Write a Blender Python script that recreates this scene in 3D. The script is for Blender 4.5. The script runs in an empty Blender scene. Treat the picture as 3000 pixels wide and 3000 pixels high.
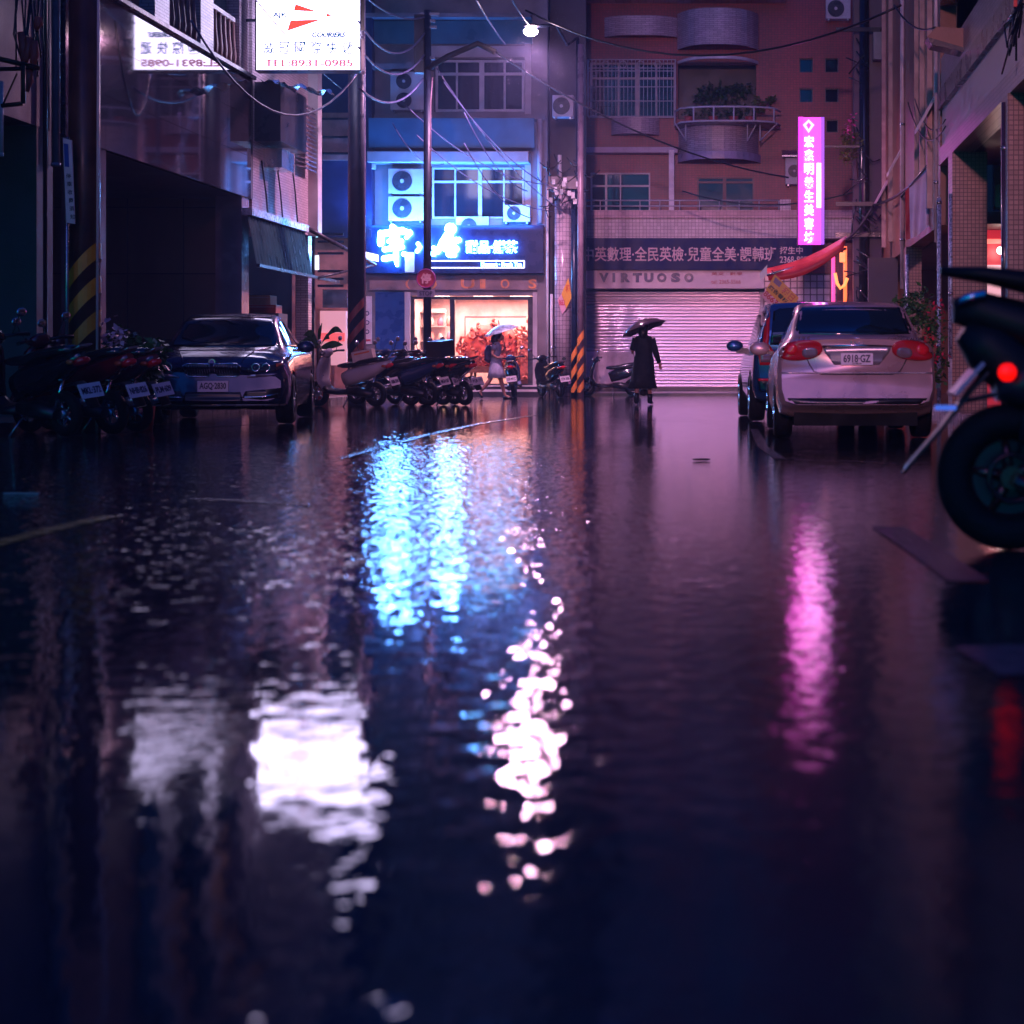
import bpy, bmesh, math, random
from mathutils import Vector, Matrix, noise
from mathutils.bvhtree import BVHTree
R = math.radians
S = bpy.context.scene
COL = S.collection
random.seed(7)

# ---------------------------------------------------------------- camera, world, light, exposure
CZ = 0.79
cd = bpy.data.cameras.new('camera')
cam = bpy.data.objects.new('camera', cd); COL.objects.link(cam)
cam.location = (0, 0, CZ); cam.rotation_euler = (R(90), 0, 0)
cd.sensor_width = 36; cd.sensor_height = 36; cd.lens = 60
cd.shift_x = -680 / 3000; cd.shift_y = -428 / 3000
cd.clip_start = 0.1; cd.clip_end = 500
cd.dof.use_dof = True; cd.dof.focus_distance = 31; cd.dof.aperture_fstop = 2.3
S.camera = cam

w = bpy.data.worlds.new('World'); S.world = w; w.use_nodes = True
nt = w.node_tree; nt.nodes.clear()
sky = nt.nodes.new('ShaderNodeTexSky'); sky.sky_type = 'NISHITA'; sky.sun_disc = False
sky.sun_elevation = R(3); sky.sun_rotation = R(200)
tint = nt.nodes.new('ShaderNodeMix'); tint.data_type = 'RGBA'; tint.blend_type = 'MULTIPLY'
tint.inputs[0].default_value = 1.0; tint.inputs[7].default_value = (0.0, 0.55, 3.6, 1)
bg = nt.nodes.new('ShaderNodeBackground'); bg.inputs[1].default_value = 0.10
out = nt.nodes.new('ShaderNodeOutputWorld')
nt.links.new(sky.outputs[0], tint.inputs[6]); nt.links.new(tint.outputs[2], bg.inputs[0]); nt.links.new(bg.outputs[0], out.inputs[0])

sl = bpy.data.lights.new('night_glow', 'SUN'); sl.energy = 0.22; sl.angle = R(25); sl.color = (0.38, 0.30, 1.0)
sun = bpy.data.objects.new('night_glow', sl); COL.objects.link(sun)
sun.rotation_euler = (R(58), 0, R(-12))

S.view_settings.view_transform = 'Standard'; S.view_settings.look = 'None'
S.view_settings.exposure = 0.12; S.view_settings.gamma = 1.0
S.cycles.max_bounces = 6; S.cycles.diffuse_bounces = 2; S.cycles.glossy_bounces = 4
S.cycles.transmission_bounces = 4; S.cycles.sample_clamp_indirect = 6.0; S.cycles.caustics_reflective = False
S.cycles.use_denoising = True; S.cycles.volume_bounces = 0

# ---------------------------------------------------------------- measuring helpers (photo pixels to metres)
def wx(px, d): return (px - 2180) * d / 5000
def wz(py, d): return CZ + (1072 - py) * d / 5000
def gz(y):                                   # gentle fall of the road towards the viewer
    t = max(0.0, 9.0 - y)
    return -0.0008 * t * t if t < 6 else -0.0288 - 0.0096 * (t - 6)

# ---------------------------------------------------------------- materials
MATS = {}
def _nodes(name):
    m = bpy.data.materials.new(name); m.use_nodes = True
    n = m.node_tree; b = n.nodes['Principled BSDF']
    return m, n, b
def coords(n, axis='O'):
    t = n.nodes.new('ShaderNodeTexCoord')
    g = n.nodes.new('ShaderNodeNewGeometry')
    return g.outputs['Position'] if axis == 'W' else t.outputs['Object']
def pm(name, col, rough=0.5, metal=0.0, var=0.25, scale=3.0, bump=0.0, bscale=40.0, coat=0.0, spec=0.5, ior=1.45):
    if name in MATS: return MATS[name]
    m, n, b = _nodes(name)
    co = coords(n)
    nz = n.nodes.new('ShaderNodeTexNoise'); nz.inputs['Scale'].default_value = scale; nz.inputs['Detail'].default_value = 6
    n.links.new(co, nz.inputs['Vector'])
    cr = n.nodes.new('ShaderNodeMapRange'); cr.inputs[1].default_value = 0.3; cr.inputs[2].default_value = 0.7
    cr.inputs[3].default_value = 1 - var; cr.inputs[4].default_value = 1 + var
    n.links.new(nz.outputs[0], cr.inputs[0])
    mx = n.nodes.new('ShaderNodeVectorMath'); mx.operation = 'SCALE'; mx.inputs[0].default_value = col
    n.links.new(cr.outputs[0], mx.inputs['Scale']); n.links.new(mx.outputs[0], b.inputs['Base Color'])
    rr = n.nodes.new('ShaderNodeMapRange'); rr.inputs[1].default_value = 0.3; rr.inputs[2].default_value = 0.7
    rr.inputs[3].default_value = max(0.02, rough * 0.75); rr.inputs[4].default_value = min(1, rough * 1.2)
    n.links.new(nz.outputs[0], rr.inputs[0]); n.links.new(rr.outputs[0], b.inputs['Roughness'])
    b.inputs['Metallic'].default_value = metal; b.inputs['Coat Weight'].default_value = coat
    b.inputs['Coat Roughness'].default_value = 0.04
    b.inputs['Specular IOR Level'].default_value = spec; b.inputs['IOR'].default_value = ior
    if bump:
        n2 = n.nodes.new('ShaderNodeTexNoise'); n2.inputs['Scale'].default_value = bscale; n2.inputs['Detail'].default_value = 4
        n.links.new(co, n2.inputs['Vector'])
        bp = n.nodes.new('ShaderNodeBump'); bp.inputs['Strength'].default_value = bump; bp.inputs['Distance'].default_value = 0.01
        n.links.new(n2.outputs[0], bp.inputs['Height']); n.links.new(bp.outputs[0], b.inputs['Normal'])
    MATS[name] = m; return m
def tile(name, col, grout, size=(0.06, 0.06), axis='XZ', rough=0.3, gap=0.012, offset=0.0, spec=0.5):
    if name in MATS: return MATS[name]
    m, n, b = _nodes(name)
    co = coords(n, 'W')
    sp = n.nodes.new('ShaderNodeSeparateXYZ'); cb = n.nodes.new('ShaderNodeCombineXYZ')
    n.links.new(co, sp.inputs[0])
    if axis == 'N':                                     # pick by facing
        g = n.nodes.new('ShaderNodeNewGeometry'); s2 = n.nodes.new('ShaderNodeSeparateXYZ'); n.links.new(g.outputs['True Normal'], s2.inputs[0])
        ab = n.nodes.new('ShaderNodeMath'); ab.operation = 'ABSOLUTE'; n.links.new(s2.outputs[0], ab.inputs[0])
        gt = n.nodes.new('ShaderNodeMath'); gt.operation = 'GREATER_THAN'; gt.inputs[1].default_value = 0.7; n.links.new(ab.outputs[0], gt.inputs[0])
        mi = n.nodes.new('ShaderNodeMix'); n.links.new(gt.outputs[0], mi.inputs[0]); n.links.new(sp.outputs[0], mi.inputs[2]); n.links.new(sp.outputs[1], mi.inputs[3])
        n.links.new(mi.outputs[0], cb.inputs[0])
    else:
        n.links.new(sp.outputs[0 if axis == 'XZ' else 1], cb.inputs[0])
    n.links.new(sp.outputs[2], cb.inputs[1])
    br = n.nodes.new('ShaderNodeTexBrick'); br.offset = offset; br.squash = 1.0
    br.inputs['Scale'].default_value = 1.0; br.inputs['Mortar Size'].default_value = gap / 2
    br.inputs['Brick Width'].default_value = size[0]; br.inputs['Row Height'].default_value = size[1]
    br.inputs['Mortar Smooth'].default_value = 0.3
    c1 = [c * 1.12 for c in col]; c2 = [c * 0.82 for c in col]
    br.inputs['Color1'].default_value = (*c1, 1); br.inputs['Color2'].default_value = (*c2, 1); br.inputs['Mortar'].default_value = (*grout, 1)
    n.links.new(cb.outputs[0], br.inputs['Vector'])
    nz = n.nodes.new('ShaderNodeTexNoise'); nz.inputs['Scale'].default_value = 0.9; nz.inputs['Detail'].default_value = 8
    mp = n.nodes.new('ShaderNodeMapping'); mp.inputs['Scale'].default_value = (1, 1, 0.3); n.links.new(co, mp.inputs[0]); n.links.new(mp.outputs[0], nz.inputs['Vector'])
    cr = n.nodes.new('ShaderNodeMapRange'); cr.inputs[1].default_value = 0.3; cr.inputs[2].default_value = 0.7; cr.inputs[3].default_value = 0.6; cr.inputs[4].default_value = 1.15
    n.links.new(nz.outputs[0], cr.inputs[0])
    mx = n.nodes.new('ShaderNodeVectorMath'); mx.operation = 'SCALE'
    n.links.new(br.outputs[0], mx.inputs[0]); n.links.new(cr.outputs[0], mx.inputs['Scale']); n.links.new(mx.outputs[0], b.inputs['Base Color'])
    bp = n.nodes.new('ShaderNodeBump'); bp.invert = True; bp.inputs['Strength'].default_value = 0.4; bp.inputs['Distance'].default_value = 0.004
    n.links.new(br.outputs[1], bp.inputs['Height']); n.links.new(bp.outputs[0], b.inputs['Normal'])
    b.inputs['Roughness'].default_value = rough; b.inputs['Specular IOR Level'].default_value = spec
    MATS[name] = m; return m
def em(name, col, s, base=(0.1, 0.1, 0.1)):
    if name in MATS: return MATS[name]
    m, n, b = _nodes(name)
    b.inputs['Base Color'].default_value = (*base, 1); b.inputs['Roughness'].default_value = 0.4
    b.inputs['Emission Color'].default_value = (*col, 1); b.inputs['Emission Strength'].default_value = s
    MATS[name] = m; return m
def glassy(name, col, rough=0.05):
    return pm(name, col, rough, 0.0, 0.2, 2.0, spec=0.8)

# ---------------------------------------------------------------- mesh builder
class MB:
    def __init__(s): s.v = []; s.f = []; s.sm = []
    def add(s, vs, fs, smooth=False):
        k = len(s.v); s.v += [Vector(v) for v in vs]
        for f in fs: s.f.append([i + k for i in f]); s.sm.append(smooth)
        return s
    def box(s, x0, x1, y0, y1, z0, z1):
        if x0 > x1: x0, x1 = x1, x0
        if y0 > y1: y0, y1 = y1, y0
        if z0 > z1: z0, z1 = z1, z0
        return s.add([(x0,y0,z0),(x1,y0,z0),(x1,y1,z0),(x0,y1,z0),(x0,y0,z1),(x1,y0,z1),(x1,y1,z1),(x0,y1,z1)],
              [(0,3,2,1),(4,5,6,7),(0,1,5,4),(1,2,6,5),(2,3,7,6),(3,0,4,7)])
    def cbox(s, x, y, z, a, b, c): return s.box(x-a/2, x+a/2, y-b/2, y+b/2, z-c/2, z+c/2)
    def prism(s, pts, d0, d1, ax='y', smooth=False):
        n = len(pts)
        if ax == 'y': A = [(p[0], d0, p[1]) for p in pts]; B = [(p[0], d1, p[1]) for p in pts]
        elif ax == 'x': A = [(d0, p[0], p[1]) for p in pts]; B = [(d1, p[0], p[1]) for p in pts]
        else: A = [(p[0], p[1], d0) for p in pts]; B = [(p[0], p[1], d1) for p in pts]
        k = len(s.v); s.add(A + B, [tuple(range(n)), tuple(range(2*n-1, n-1, -1))])
        for i in range(n):
            j = (i+1) % n; s.f.append([k+i, k+n+i, k+n+j, k+j]); s.sm.append(smooth)
        return s
    def tube(s, pts, r, n=8, caps=True):
        pts = [Vector(p) for p in pts]; rs = r if isinstance(r, (list, tuple)) else [r]*len(pts)
        up = None; rings = []
        for i, p in enumerate(pts):
            t = (pts[min(i+1, len(pts)-1)] - pts[max(i-1, 0)]).normalized()
            if up is None: up = Vector((0,0,1)) if abs(t.z) < 0.9 else Vector((1,0,0))
            a = t.cross(up).normalized(); b = a.cross(t).normalized(); up = b
            rings.append([p + (a*math.cos(2*math.pi*k/n) + b*math.sin(2*math.pi*k/n))*rs[i] for k in range(n)])
        return s.rings(rings, caps)
    def rings(s, rings, caps=True, smooth=True):
        k = len(s.v); n = len(rings[0])
        for r_ in rings: s.v += [Vector(q) for q in r_]
        for i in range(len(rings)-1):
            for j in range(n):
                j2 = (j+1) % n
                s.f.append([k+i*n+j, k+i*n+j2, k+(i+1)*n+j2, k+(i+1)*n+j]); s.sm.append(smooth)
        if caps:
            s.f.append([k+j for j in range(n)][::-1]); s.sm.append(False)
            s.f.append([k+(len(rings)-1)*n+j for j in range(n)]); s.sm.append(False)
        return s
    def cyl(s, x, y, z0, z1, r, n=16, r1=None):
        return s.tube([(x,y,z0),(x,y,z1)], [r, r if r1 is None else r1], n)
    def disc(s, c, r, th, ax='y', n=24):
        c = Vector(c); v = {'x': Vector((1,0,0)), 'y': Vector((0,1,0)), 'z': Vector((0,0,1))}[ax]
        return s.tube([c - v*th/2, c + v*th/2], r, n)
    def torus(s, c, Rr, r, ax='y', n=28, m=10):
        c = Vector(c); rings = []
        for i in range(n+1):
            a = 2*math.pi*i/n
            e = {'y': Vector((math.cos(a),0,math.sin(a))), 'x': Vector((0,math.cos(a),math.sin(a))), 'z': Vector((math.cos(a),math.sin(a),0))}[ax]
            u = {'y': Vector((0,1,0)), 'x': Vector((1,0,0)), 'z': Vector((0,0,1))}[ax]
            rings.append([c + e*(Rr + r*math.cos(2*math.pi*k/m)) + u*r*math.sin(2*math.pi*k/m) for k in range(m)])
        return s.rings(rings, False)
    def ball(s, c, r, n=12, m=8, sc=(1,1,1)):
        c = Vector(c); rings = []
        for i in range(1, m):
            t = math.pi*i/m
            rings.append([c + Vector((r*sc[0]*math.sin(t)*math.cos(2*math.pi*k/n), r*sc[1]*math.sin(t)*math.sin(2*math.pi*k/n), -r*sc[2]*math.cos(t))) for k in range(n)])
        return s.rings(rings, True)
    def sweep(s, st, n=14, pw=2.6):
        """stations (x, z, half width along y, half thickness) swept in the x-z plane"""
        P = [Vector((a[0], 0, a[1])) for a in st]; rings = []
        for i, a in enumerate(st):
            t = (P[min(i+1, len(P)-1)] - P[max(i-1, 0)]).normalized(); nn = Vector((-t.z, 0, t.x))
            ring = []
            for k in range(n):
                q = 2*math.pi*k/n; c, d = math.cos(q), math.sin(q)
                cx = math.copysign(abs(c)**(2/pw), c); dx = math.copysign(abs(d)**(2/pw), d)
                ring.append(P[i] + Vector((0,1,0))*cx*a[2] + nn*dx*a[3])
            rings.append(ring)
        return s.rings(rings, True)
    def xf(s, M):
        s.v = [M @ v for v in s.v]; return s
    def mesh(s, name, mat, off=None, bevel=0, sub=0):
        me = bpy.data.meshes.new(name)
        vs = [tuple(v - off) if off is not None else tuple(v) for v in s.v]
        me.from_pydata(vs, [], s.f)
        me.polygons.foreach_set('use_smooth', s.sm)
        me.update()
        bm = bmesh.new(); bm.from_mesh(me); bmesh.ops.recalc_face_normals(bm, faces=bm.faces)
        if bevel:
            ed = [e for e in bm.edges if len(e.link_faces) == 2 and e.calc_face_angle(0) > 0.6]
            bmesh.ops.bevel(bm, geom=ed, offset=bevel, segments=2, affect='EDGES', profile=0.6)
        bm.to_mesh(me); bm.free()
        me.materials.append(mat)
        return me
    def build(s, name, mat, parent=None, world=False, bevel=0, label=None):
        off = parent.location.copy() if (world and parent is not None) else None
        me = s.mesh(name, mat, off, bevel)
        o = bpy.data.objects.new(name, me); COL.objects.link(o)
        if parent is not None: o.parent = parent
        if world and parent is not None and parent.parent is not None: o.location = (0, 0, 0)
        if label: o['label'] = label
        return o
def tag(o, label=None, cat=None, group=None, kind=None):
    if label: o['label'] = label
    if cat: o['category'] = cat
    if group: o['group'] = group
    if kind: o['kind'] = kind
    return o
def thing(name, label, cat, loc=(0,0,0), rz=0.0, group=None):
    o = bpy.data.objects.new(name, None); COL.objects.link(o); o.location = loc; o.rotation_euler = (0,0,rz)
    o.empty_display_size = 0.2
    return tag(o, label, cat, group)
def wpart(mb, name, mat, t, **k):                      # part given in world coordinates under an unrotated thing
    return mb.build(name, mat, t, world=True, **k)
def sub(mb, name, mat, part, root, **k):               # sub-part in world coordinates (part sits at its thing's origin)
    me = mb.mesh(name, mat, root.location.copy(), k.get('bevel', 0))
    o = bpy.data.objects.new(name, me); COL.objects.link(o); o.parent = part
    return o
def setm(o, m): o.data.materials[0] = m; return o

# ---------------------------------------------------------------- lettering
def text_mb(s, x0, x1, z0, z1, y, depth=0.01, bold=0.0, mirror=False, keep=False, italic=0.0, face='-y'):
    """letters fitted to a rectangle standing in the x-z plane, facing -y (front at y)"""
    c = bpy.data.curves.new('t', 'FONT'); c.body = s; c.size = 1; c.extrude = 0.02; c.offset = bold; c.resolution_u = 3; c.shear = italic
    o = bpy.data.objects.new('t', c); COL.objects.link(o)
    dg = bpy.context.evaluated_depsgraph_get(); dg.update()
    me = bpy.data.meshes.new_from_object(o.evaluated_get(dg))
    vs = [v.co.copy() for v in me.vertices]; fs = [list(p.vertices) for p in me.polygons]
    bpy.data.objects.remove(o); bpy.data.curves.remove(c); bpy.data.meshes.remove(me)
    mb = MB()
    if not vs: return mb
    a = min(v.x for v in vs); b = max(v.x for v in vs); lo = min(v.y for v in vs); hi = max(v.y for v in vs)
    kx = (x1-x0)/(b-a); kz = (z1-z0)/max(1e-6, hi-lo)
    if keep:
        k = min(kx, kz); mxx = (x0+x1)/2; mzz = (z0+z1)/2
        x0 = mxx-(b-a)*k/2; z0 = mzz-(hi-lo)*k/2; kx = kz = k
    out = [Vector((x0+(v.x-a)*kx, y + (0 if v.z > 0 else depth), z0+(v.y-lo)*kz)) for v in vs]
    mb.add(out, fs); return mb

def holes_wall(x0, x1, z0, z1, holes, y, th=0.25, axis='y'):
    """a wall sheet with rectangular openings, front at y, thickness th (away from the street)"""
    xs = sorted(set([x0, x1] + [max(x0, min(x1, h[i])) for h in holes for i in (0, 1)]))
    zs = sorted(set([z0, z1] + [max(z0, min(z1, h[i])) for h in holes for i in (2, 3)]))
    mb = MB()
    def P(a, d, c): return (a, d, c) if axis == 'y' else (d, a, c)
    def solid(i, j):
        if i < 0 or j < 0 or i >= len(xs)-1 or j >= len(zs)-1: return False
        cx = (xs[i]+xs[i+1])/2; cz = (zs[j]+zs[j+1])/2
        return not any(h[0] < cx < h[1] and h[2] < cz < h[3] for h in holes)
    for i in range(len(xs)-1):
        for j in range(len(zs)-1):
            if not solid(i, j): continue
            a, b, c, d = xs[i], xs[i+1], zs[j], zs[j+1]
            mb.add([P(a,y,c),P(b,y,c),P(b,y,d),P(a,y,d)], [(0,1,2,3)])
            mb.add([P(a,y+th,c),P(b,y+th,c),P(b,y+th,d),P(a,y+th,d)], [(3,2,1,0)])
            if not solid(i-1,j): mb.add([P(a,y,c),P(a,y+th,c),P(a,y+th,d),P(a,y,d)], [(0,1,2,3)])
            if not solid(i+1,j): mb.add([P(b,y,c),P(b,y+th,c),P(b,y+th,d),P(b,y,d)], [(3,2,1,0)])
            if not solid(i,j-1): mb.add([P(a,y,c),P(b,y,c),P(b,y+th,c),P(a,y+th,c)], [(3,2,1,0)])
            if not solid(i,j+1): mb.add([P(a,y,d),P(b,y,d),P(b,y+th,d),P(a,y+th,d)], [(0,1,2,3)])
    return mb

def foliage(c, rad, n, size, seed=0, droop=0.4):
    rnd = random.Random(seed); mb = MB()
    lumps = [(Vector((rnd.uniform(-1,1)*rad[0]*.7, rnd.uniform(-1,1)*rad[1]*.7, rnd.uniform(-1,1)*rad[2]*.7)), rnd.uniform(.25,.55)) for _ in range(max(4, n//60))]
    for i in range(n):
        l, lr = rnd.choice(lumps)
        d = Vector((rnd.gauss(0,1), rnd.gauss(0,1), rnd.gauss(0,1))).normalized() * rnd.uniform(.4,1)**.5 * lr
        p = Vector(c) + l + Vector((d.x*rad[0], d.y*rad[1], d.z*rad[2]))
        a = Vector((rnd.uniform(-1,1), rnd.uniform(-1,1), rnd.uniform(-.9,.5))).normalized()
        b = a.cross(Vector((rnd.uniform(-1,1), rnd.uniform(-1,1), 1))).normalized()
        s_ = size * rnd.uniform(.6,1.3)
        mb.add([p, p+a*s_*.5+b*s_*.28, p+a*s_, p+a*s_*.5-b*s_*.28], [(0,1,2,3)])
    return mb

# ---------------------------------------------------------------- ground
def wet_road():
    m, n, b = _nodes('wet_asphalt')
    co = coords(n, 'W')
    def noise_(scale, detail=4, sc=(1,1,1), dist=0.0):
        mp = n.nodes.new('ShaderNodeMapping'); mp.inputs['Scale'].default_value = sc; n.links.new(co, mp.inputs[0])
        z = n.nodes.new('ShaderNodeTexNoise'); z.inputs['Scale'].default_value = scale; z.inputs['Detail'].default_value = detail; z.inputs['Distortion'].default_value = dist
        n.links.new(mp.outputs[0], z.inputs['Vector']); return z.outputs[0]
    def rng(o, a, c, d, e):
        q = n.nodes.new('ShaderNodeMapRange'); q.interpolation_type = 'SMOOTHSTEP'
        for i, v in enumerate((a, c, d, e)): q.inputs[i+1].default_value = v
        n.links.new(o, q.inputs[0]); return q.outputs[0]
    def mth(op, a, c):
        q = n.nodes.new('ShaderNodeMath'); q.operation = op
        for i, v in enumerate((a, c)):
            if isinstance(v, (int, float)): q.inputs[i].default_value = v
            else: n.links.new(v, q.inputs[i])
        return q.outputs[0]
    sp = n.nodes.new('ShaderNodeSeparateXYZ'); n.links.new(co, sp.inputs[0])
    # standing water lies to the left of the crown of the road, damp tarmac to the right
    edge = mth('ADD', sp.outputs[0], mth('MULTIPLY', noise_(0.35, 3), 2.4))
    edge = mth('ADD', edge, mth('MULTIPLY', sp.outputs[1], 0.075))
    dry = rng(edge, 0.55, 1.7, 0, 1)
    far = rng(sp.outputs[1], 15, 24, 0, 1)
    dry = mth('MAXIMUM', dry, mth('MULTIPLY', far, 0.75))
    patches = mth('ADD', rng(noise_(0.55, 5, (1, .5, 1)), 0.52, 0.68, 0, 1), mth('MULTIPLY', dry, rng(noise_(3.5, 9), 0.50, 0.66, 0, 1.3)))
    cr = n.nodes.new('ShaderNodeMix'); cr.data_type = 'RGBA'
    n.links.new(noise_(2.0, 8), cr.inputs[0]); cr.inputs[6].default_value = (0.010, 0.011, 0.014, 1); cr.inputs[7].default_value = (0.036, 0.034, 0.038, 1)
    n.links.new(cr.outputs[2], b.inputs['Base Color'])
    ro = mth('ADD', mth('MULTIPLY', dry, 0.012), mth('MULTIPLY', patches, 0.025)); ro = mth('ADD', ro, 0.02)
    n.links.new(ro, b.inputs['Roughness'])
    b.inputs['IOR'].default_value = 1.75
    # rain ripples on the water
    vo = n.nodes.new('ShaderNodeTexVoronoi'); vo.feature = 'F1'; vo.inputs['Scale'].default_value = 5.5; vo.inputs['Randomness'].default_value = 1
    n.links.new(co, vo.inputs['Vector'])
    wv = n.nodes.new('ShaderNodeMath'); wv.operation = 'SINE'; n.links.new(mth('MULTIPLY', vo.outputs['Distance'], 46.0), wv.inputs[0])
    fall = rng(vo.outputs['Distance'], 0.05, 0.40, 1, 0)
    ring = mth('MULTIPLY', wv.outputs[0], fall)
    chop = mth('ADD', mth('MULTIPLY', noise_(12.0, 1), 1.0), mth('MULTIPLY', noise_(34.0, 1), 0.10))
    hgt = mth('ADD', mth('MULTIPLY', ring, 0.09), chop)
    calm = mth('MAXIMUM', rng(sp.outputs[1], 4.4, 8.0, 0.22, 1), rng(sp.outputs[0], -0.84, -0.55, 0, 1))
    hgt = mth('MULTIPLY', hgt, calm)
    hgt = mth('MULTIPLY', hgt, rng(sp.outputs[1], 2.2, 4.4, 0.5, 1))
    hgt = mth('MULTIPLY', hgt, rng(sp.outputs[1], 11, 24, 1, 0.45))
    hgt = mth('MULTIPLY', hgt, mth('ADD', mth('MULTIPLY', mth('SUBTRACT', 1.0, dry), 0.0058), 0.0026))
    grain = mth('MULTIPLY', noise_(70.0, 4), mth('ADD', mth('MULTIPLY', dry, 0.00045), 0.00006))
    grain = mth('MULTIPLY', grain, rng(sp.outputs[1], 8, 20, 1, 0.35))
    hgt = mth('ADD', hgt, grain)
    bp = n.nodes.new('ShaderNodeBump'); bp.inputs['Strength'].default_value = 1.0; bp.inputs['Distance'].default_value = 1.0
    n.links.new(hgt, bp.inputs['Height']); n.links.new(bp.outputs[0], b.inputs['Normal'])
    return m
road = MB()
ys = [-26, -8, -2] + [i*0.75 for i in range(0, 17)] + [14, 18, 25, 35, 45, 60, 74]
xs = [-34, -9.2, -4, 0, 2.9, 34]
V = [(x, y, gz(y)) for y in ys for x in xs]; nx = len(xs)
road.add(V, [(j*nx+i, j*nx+i+1, (j+1)*nx+i+1, (j+1)*nx+i) for j in range(len(ys)-1) for i in range(nx-1)], True)
tag(road.build('road', wet_road()), kind='structure')
def slab(name, x0, x1, y0, y1, top, mat):
    tag(MB().box(x0, x1, y0, y1, -0.25, top).build(name, mat), kind='structure')
pave = tile('wet_paving', (0.09, 0.075, 0.08), (0.03, 0.03, 0.03), (0.3, 0.3), 'XZ', 0.16)
pave2 = pm('wet_pavement', (0.075, 0.065, 0.07), 0.16, bump=0.3, bscale=30)
slab('pavement', -30, -8.9, 14, 45.4, 0.10, pave2)
slab('pavement', 3.25, 30, 6, 45.4, 0.10, pave2)
slab('pavement', -30, 30, 45.7, 70, 0.06, pave2)
for x0_, x1_, y0_ in ((-8.9, -8.72, 14), (3.07, 3.25, 6)):
    k_ = MB(); y_ = y0_
    while y_ < 45.2: k_.box(x0_, x1_, y_, y_+.985, -.2, .115); y_ += 1.0
    tag(k_.build('kerb', pm('wet_kerb_stone', (0.16,0.14,0.15), .25, var=.4, scale=3, bump=.4)), kind='structure')
paint = pm('worn_white_paint', (0.10, 0.085, 0.09), 0.10, var=0.35, scale=9, bump=0.5, bscale=90)
yel = pm('worn_yellow_paint', (0.50, 0.22, 0.03), 0.25, var=0.4, scale=9, bump=0.5, bscale=90)
def gpt(px, py):
    d = 5000*CZ/(py-1072); return Vector((wx(px, d), d, 0))
def stripe(pts, width, mat, name='road_marking', lift=0.004):
    """painted line along ground points"""
    fine = []
    for a, b in zip(pts, pts[1:]):
        k = max(1, int((b-a).length/0.7)); fine += [a.lerp(b, i/k) for i in range(k)]
    fine.append(pts[-1]); mb = MB(); L = []
    for i, p in enumerate(fine):
        t = (fine[min(i+1, len(fine)-1)]-fine[max(0, i-1)]).normalized(); s_ = Vector((-t.y, t.x, 0))*width/2
        for q in (p+s_, p-s_): L.append((q.x, q.y, gz(q.y)+lift))
    mb.add(L, [(2*i, 2*i+1, 2*i+3, 2*i+2) for i in range(len(fine)-1)])
    return tag(mb.build(name, mat), kind='structure')
stripe([gpt(-60, 1606), gpt(150, 1552), gpt(330, 1512)], 0.11, yel)
stripe([gpt(1000, 1343), gpt(1110, 1312), gpt(1250, 1275), gpt(1400, 1243), gpt(1570, 1216)], 0.10, paint)
stripe([gpt(560, 1462), gpt(730, 1470), gpt(900, 1483)], 0.10, paint)
stripe([gpt(2210, 1258), gpt(2235, 1310), gpt(2285, 1345)], 0.10, paint)
stripe([gpt(2290, 1345), gpt(2500, 1352), gpt(2700, 1362)], 0.05, paint)
stripe([gpt(2600, 1545), gpt(2720, 1620), gpt(2840, 1700)], 0.16, paint)
stripe([gpt(2900, 1880), gpt(3050, 1960)], 0.22, paint)
stripe([gpt(-60, 1283), gpt(200, 1278), gpt(420, 1262), gpt(760, 1243)], 0.09, paint)
puddle_leaf = MB().ball(gpt(2055, 1350)+Vector((0,0,0.012)), 0.05, 8, 5, (1.6, .8, .2)).build('fallen_leaf', pm('dead_leaf', (0.03,0.02,0.015), 0.5))
tag(puddle_leaf, 'small dark leaf lying alone on the wet road before the roller shutter', 'leaf')
tw0 = gpt(64,1448); twig = MB().box(tw0.x-.11, tw0.x+.11, tw0.y-.015, tw0.y+.015, .002, .010).build('plastic_straw', pm('pale_plastic', (0.2,0.18,0.2), 0.3))
tag(twig, 'pale thin strip of litter lying on the wet road at the far left', 'litter')

# ---------------------------------------------------------------- shared materials
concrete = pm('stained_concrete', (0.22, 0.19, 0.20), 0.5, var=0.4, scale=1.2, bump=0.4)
conc_dark = pm('dark_concrete', (0.08, 0.07, 0.085), 0.5, var=0.45, scale=1.0, bump=0.3)  # darker concrete, uneven in tone
render_pale = pm('pale_render', (0.50, 0.44, 0.44), 0.45, var=0.25, scale=1.5, bump=0.2)
white_al = pm('white_aluminium', (0.62, 0.58, 0.60), 0.35, var=0.15)
dark_al = pm('dark_aluminium', (0.05, 0.05, 0.06), 0.3)
steel = pm('wet_steel', (0.35, 0.35, 0.38), 0.25, 0.8)
black = pm('black_paint', (0.012, 0.012, 0.014), 0.25, coat=0.3)
rubber = pm('rubber', (0.006, 0.006, 0.006), 0.7, bump=0.9, bscale=70, spec=.25)
winglass = glassy('dark_window_glass', (0.008, 0.014, 0.022), 0.06)
teal_panel = pm('teal_painted_metal', (0.03, 0.16, 0.24), 0.35, var=0.3, scale=1.5)
navy = pm('navy_board', (0.005, 0.018, 0.09), 0.3, var=0.2)
red_tile = tile('red_mosaic_tile', (0.36, 0.028, 0.038), (0.15, 0.03, 0.03), (0.09, 0.07), 'XZ', 0.35, 0.014)
white_tile = tile('white_mosaic_tile', (0.62, 0.52, 0.56), (0.22, 0.16, 0.2), (0.10, 0.10), 'N', 0.3, 0.014)
pil_tile = tile('brown_mosaic_tile', (0.34, 0.20, 0.16), (0.10, 0.055, 0.05), (0.062, 0.062), 'N', 0.3, 0.014)
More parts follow.
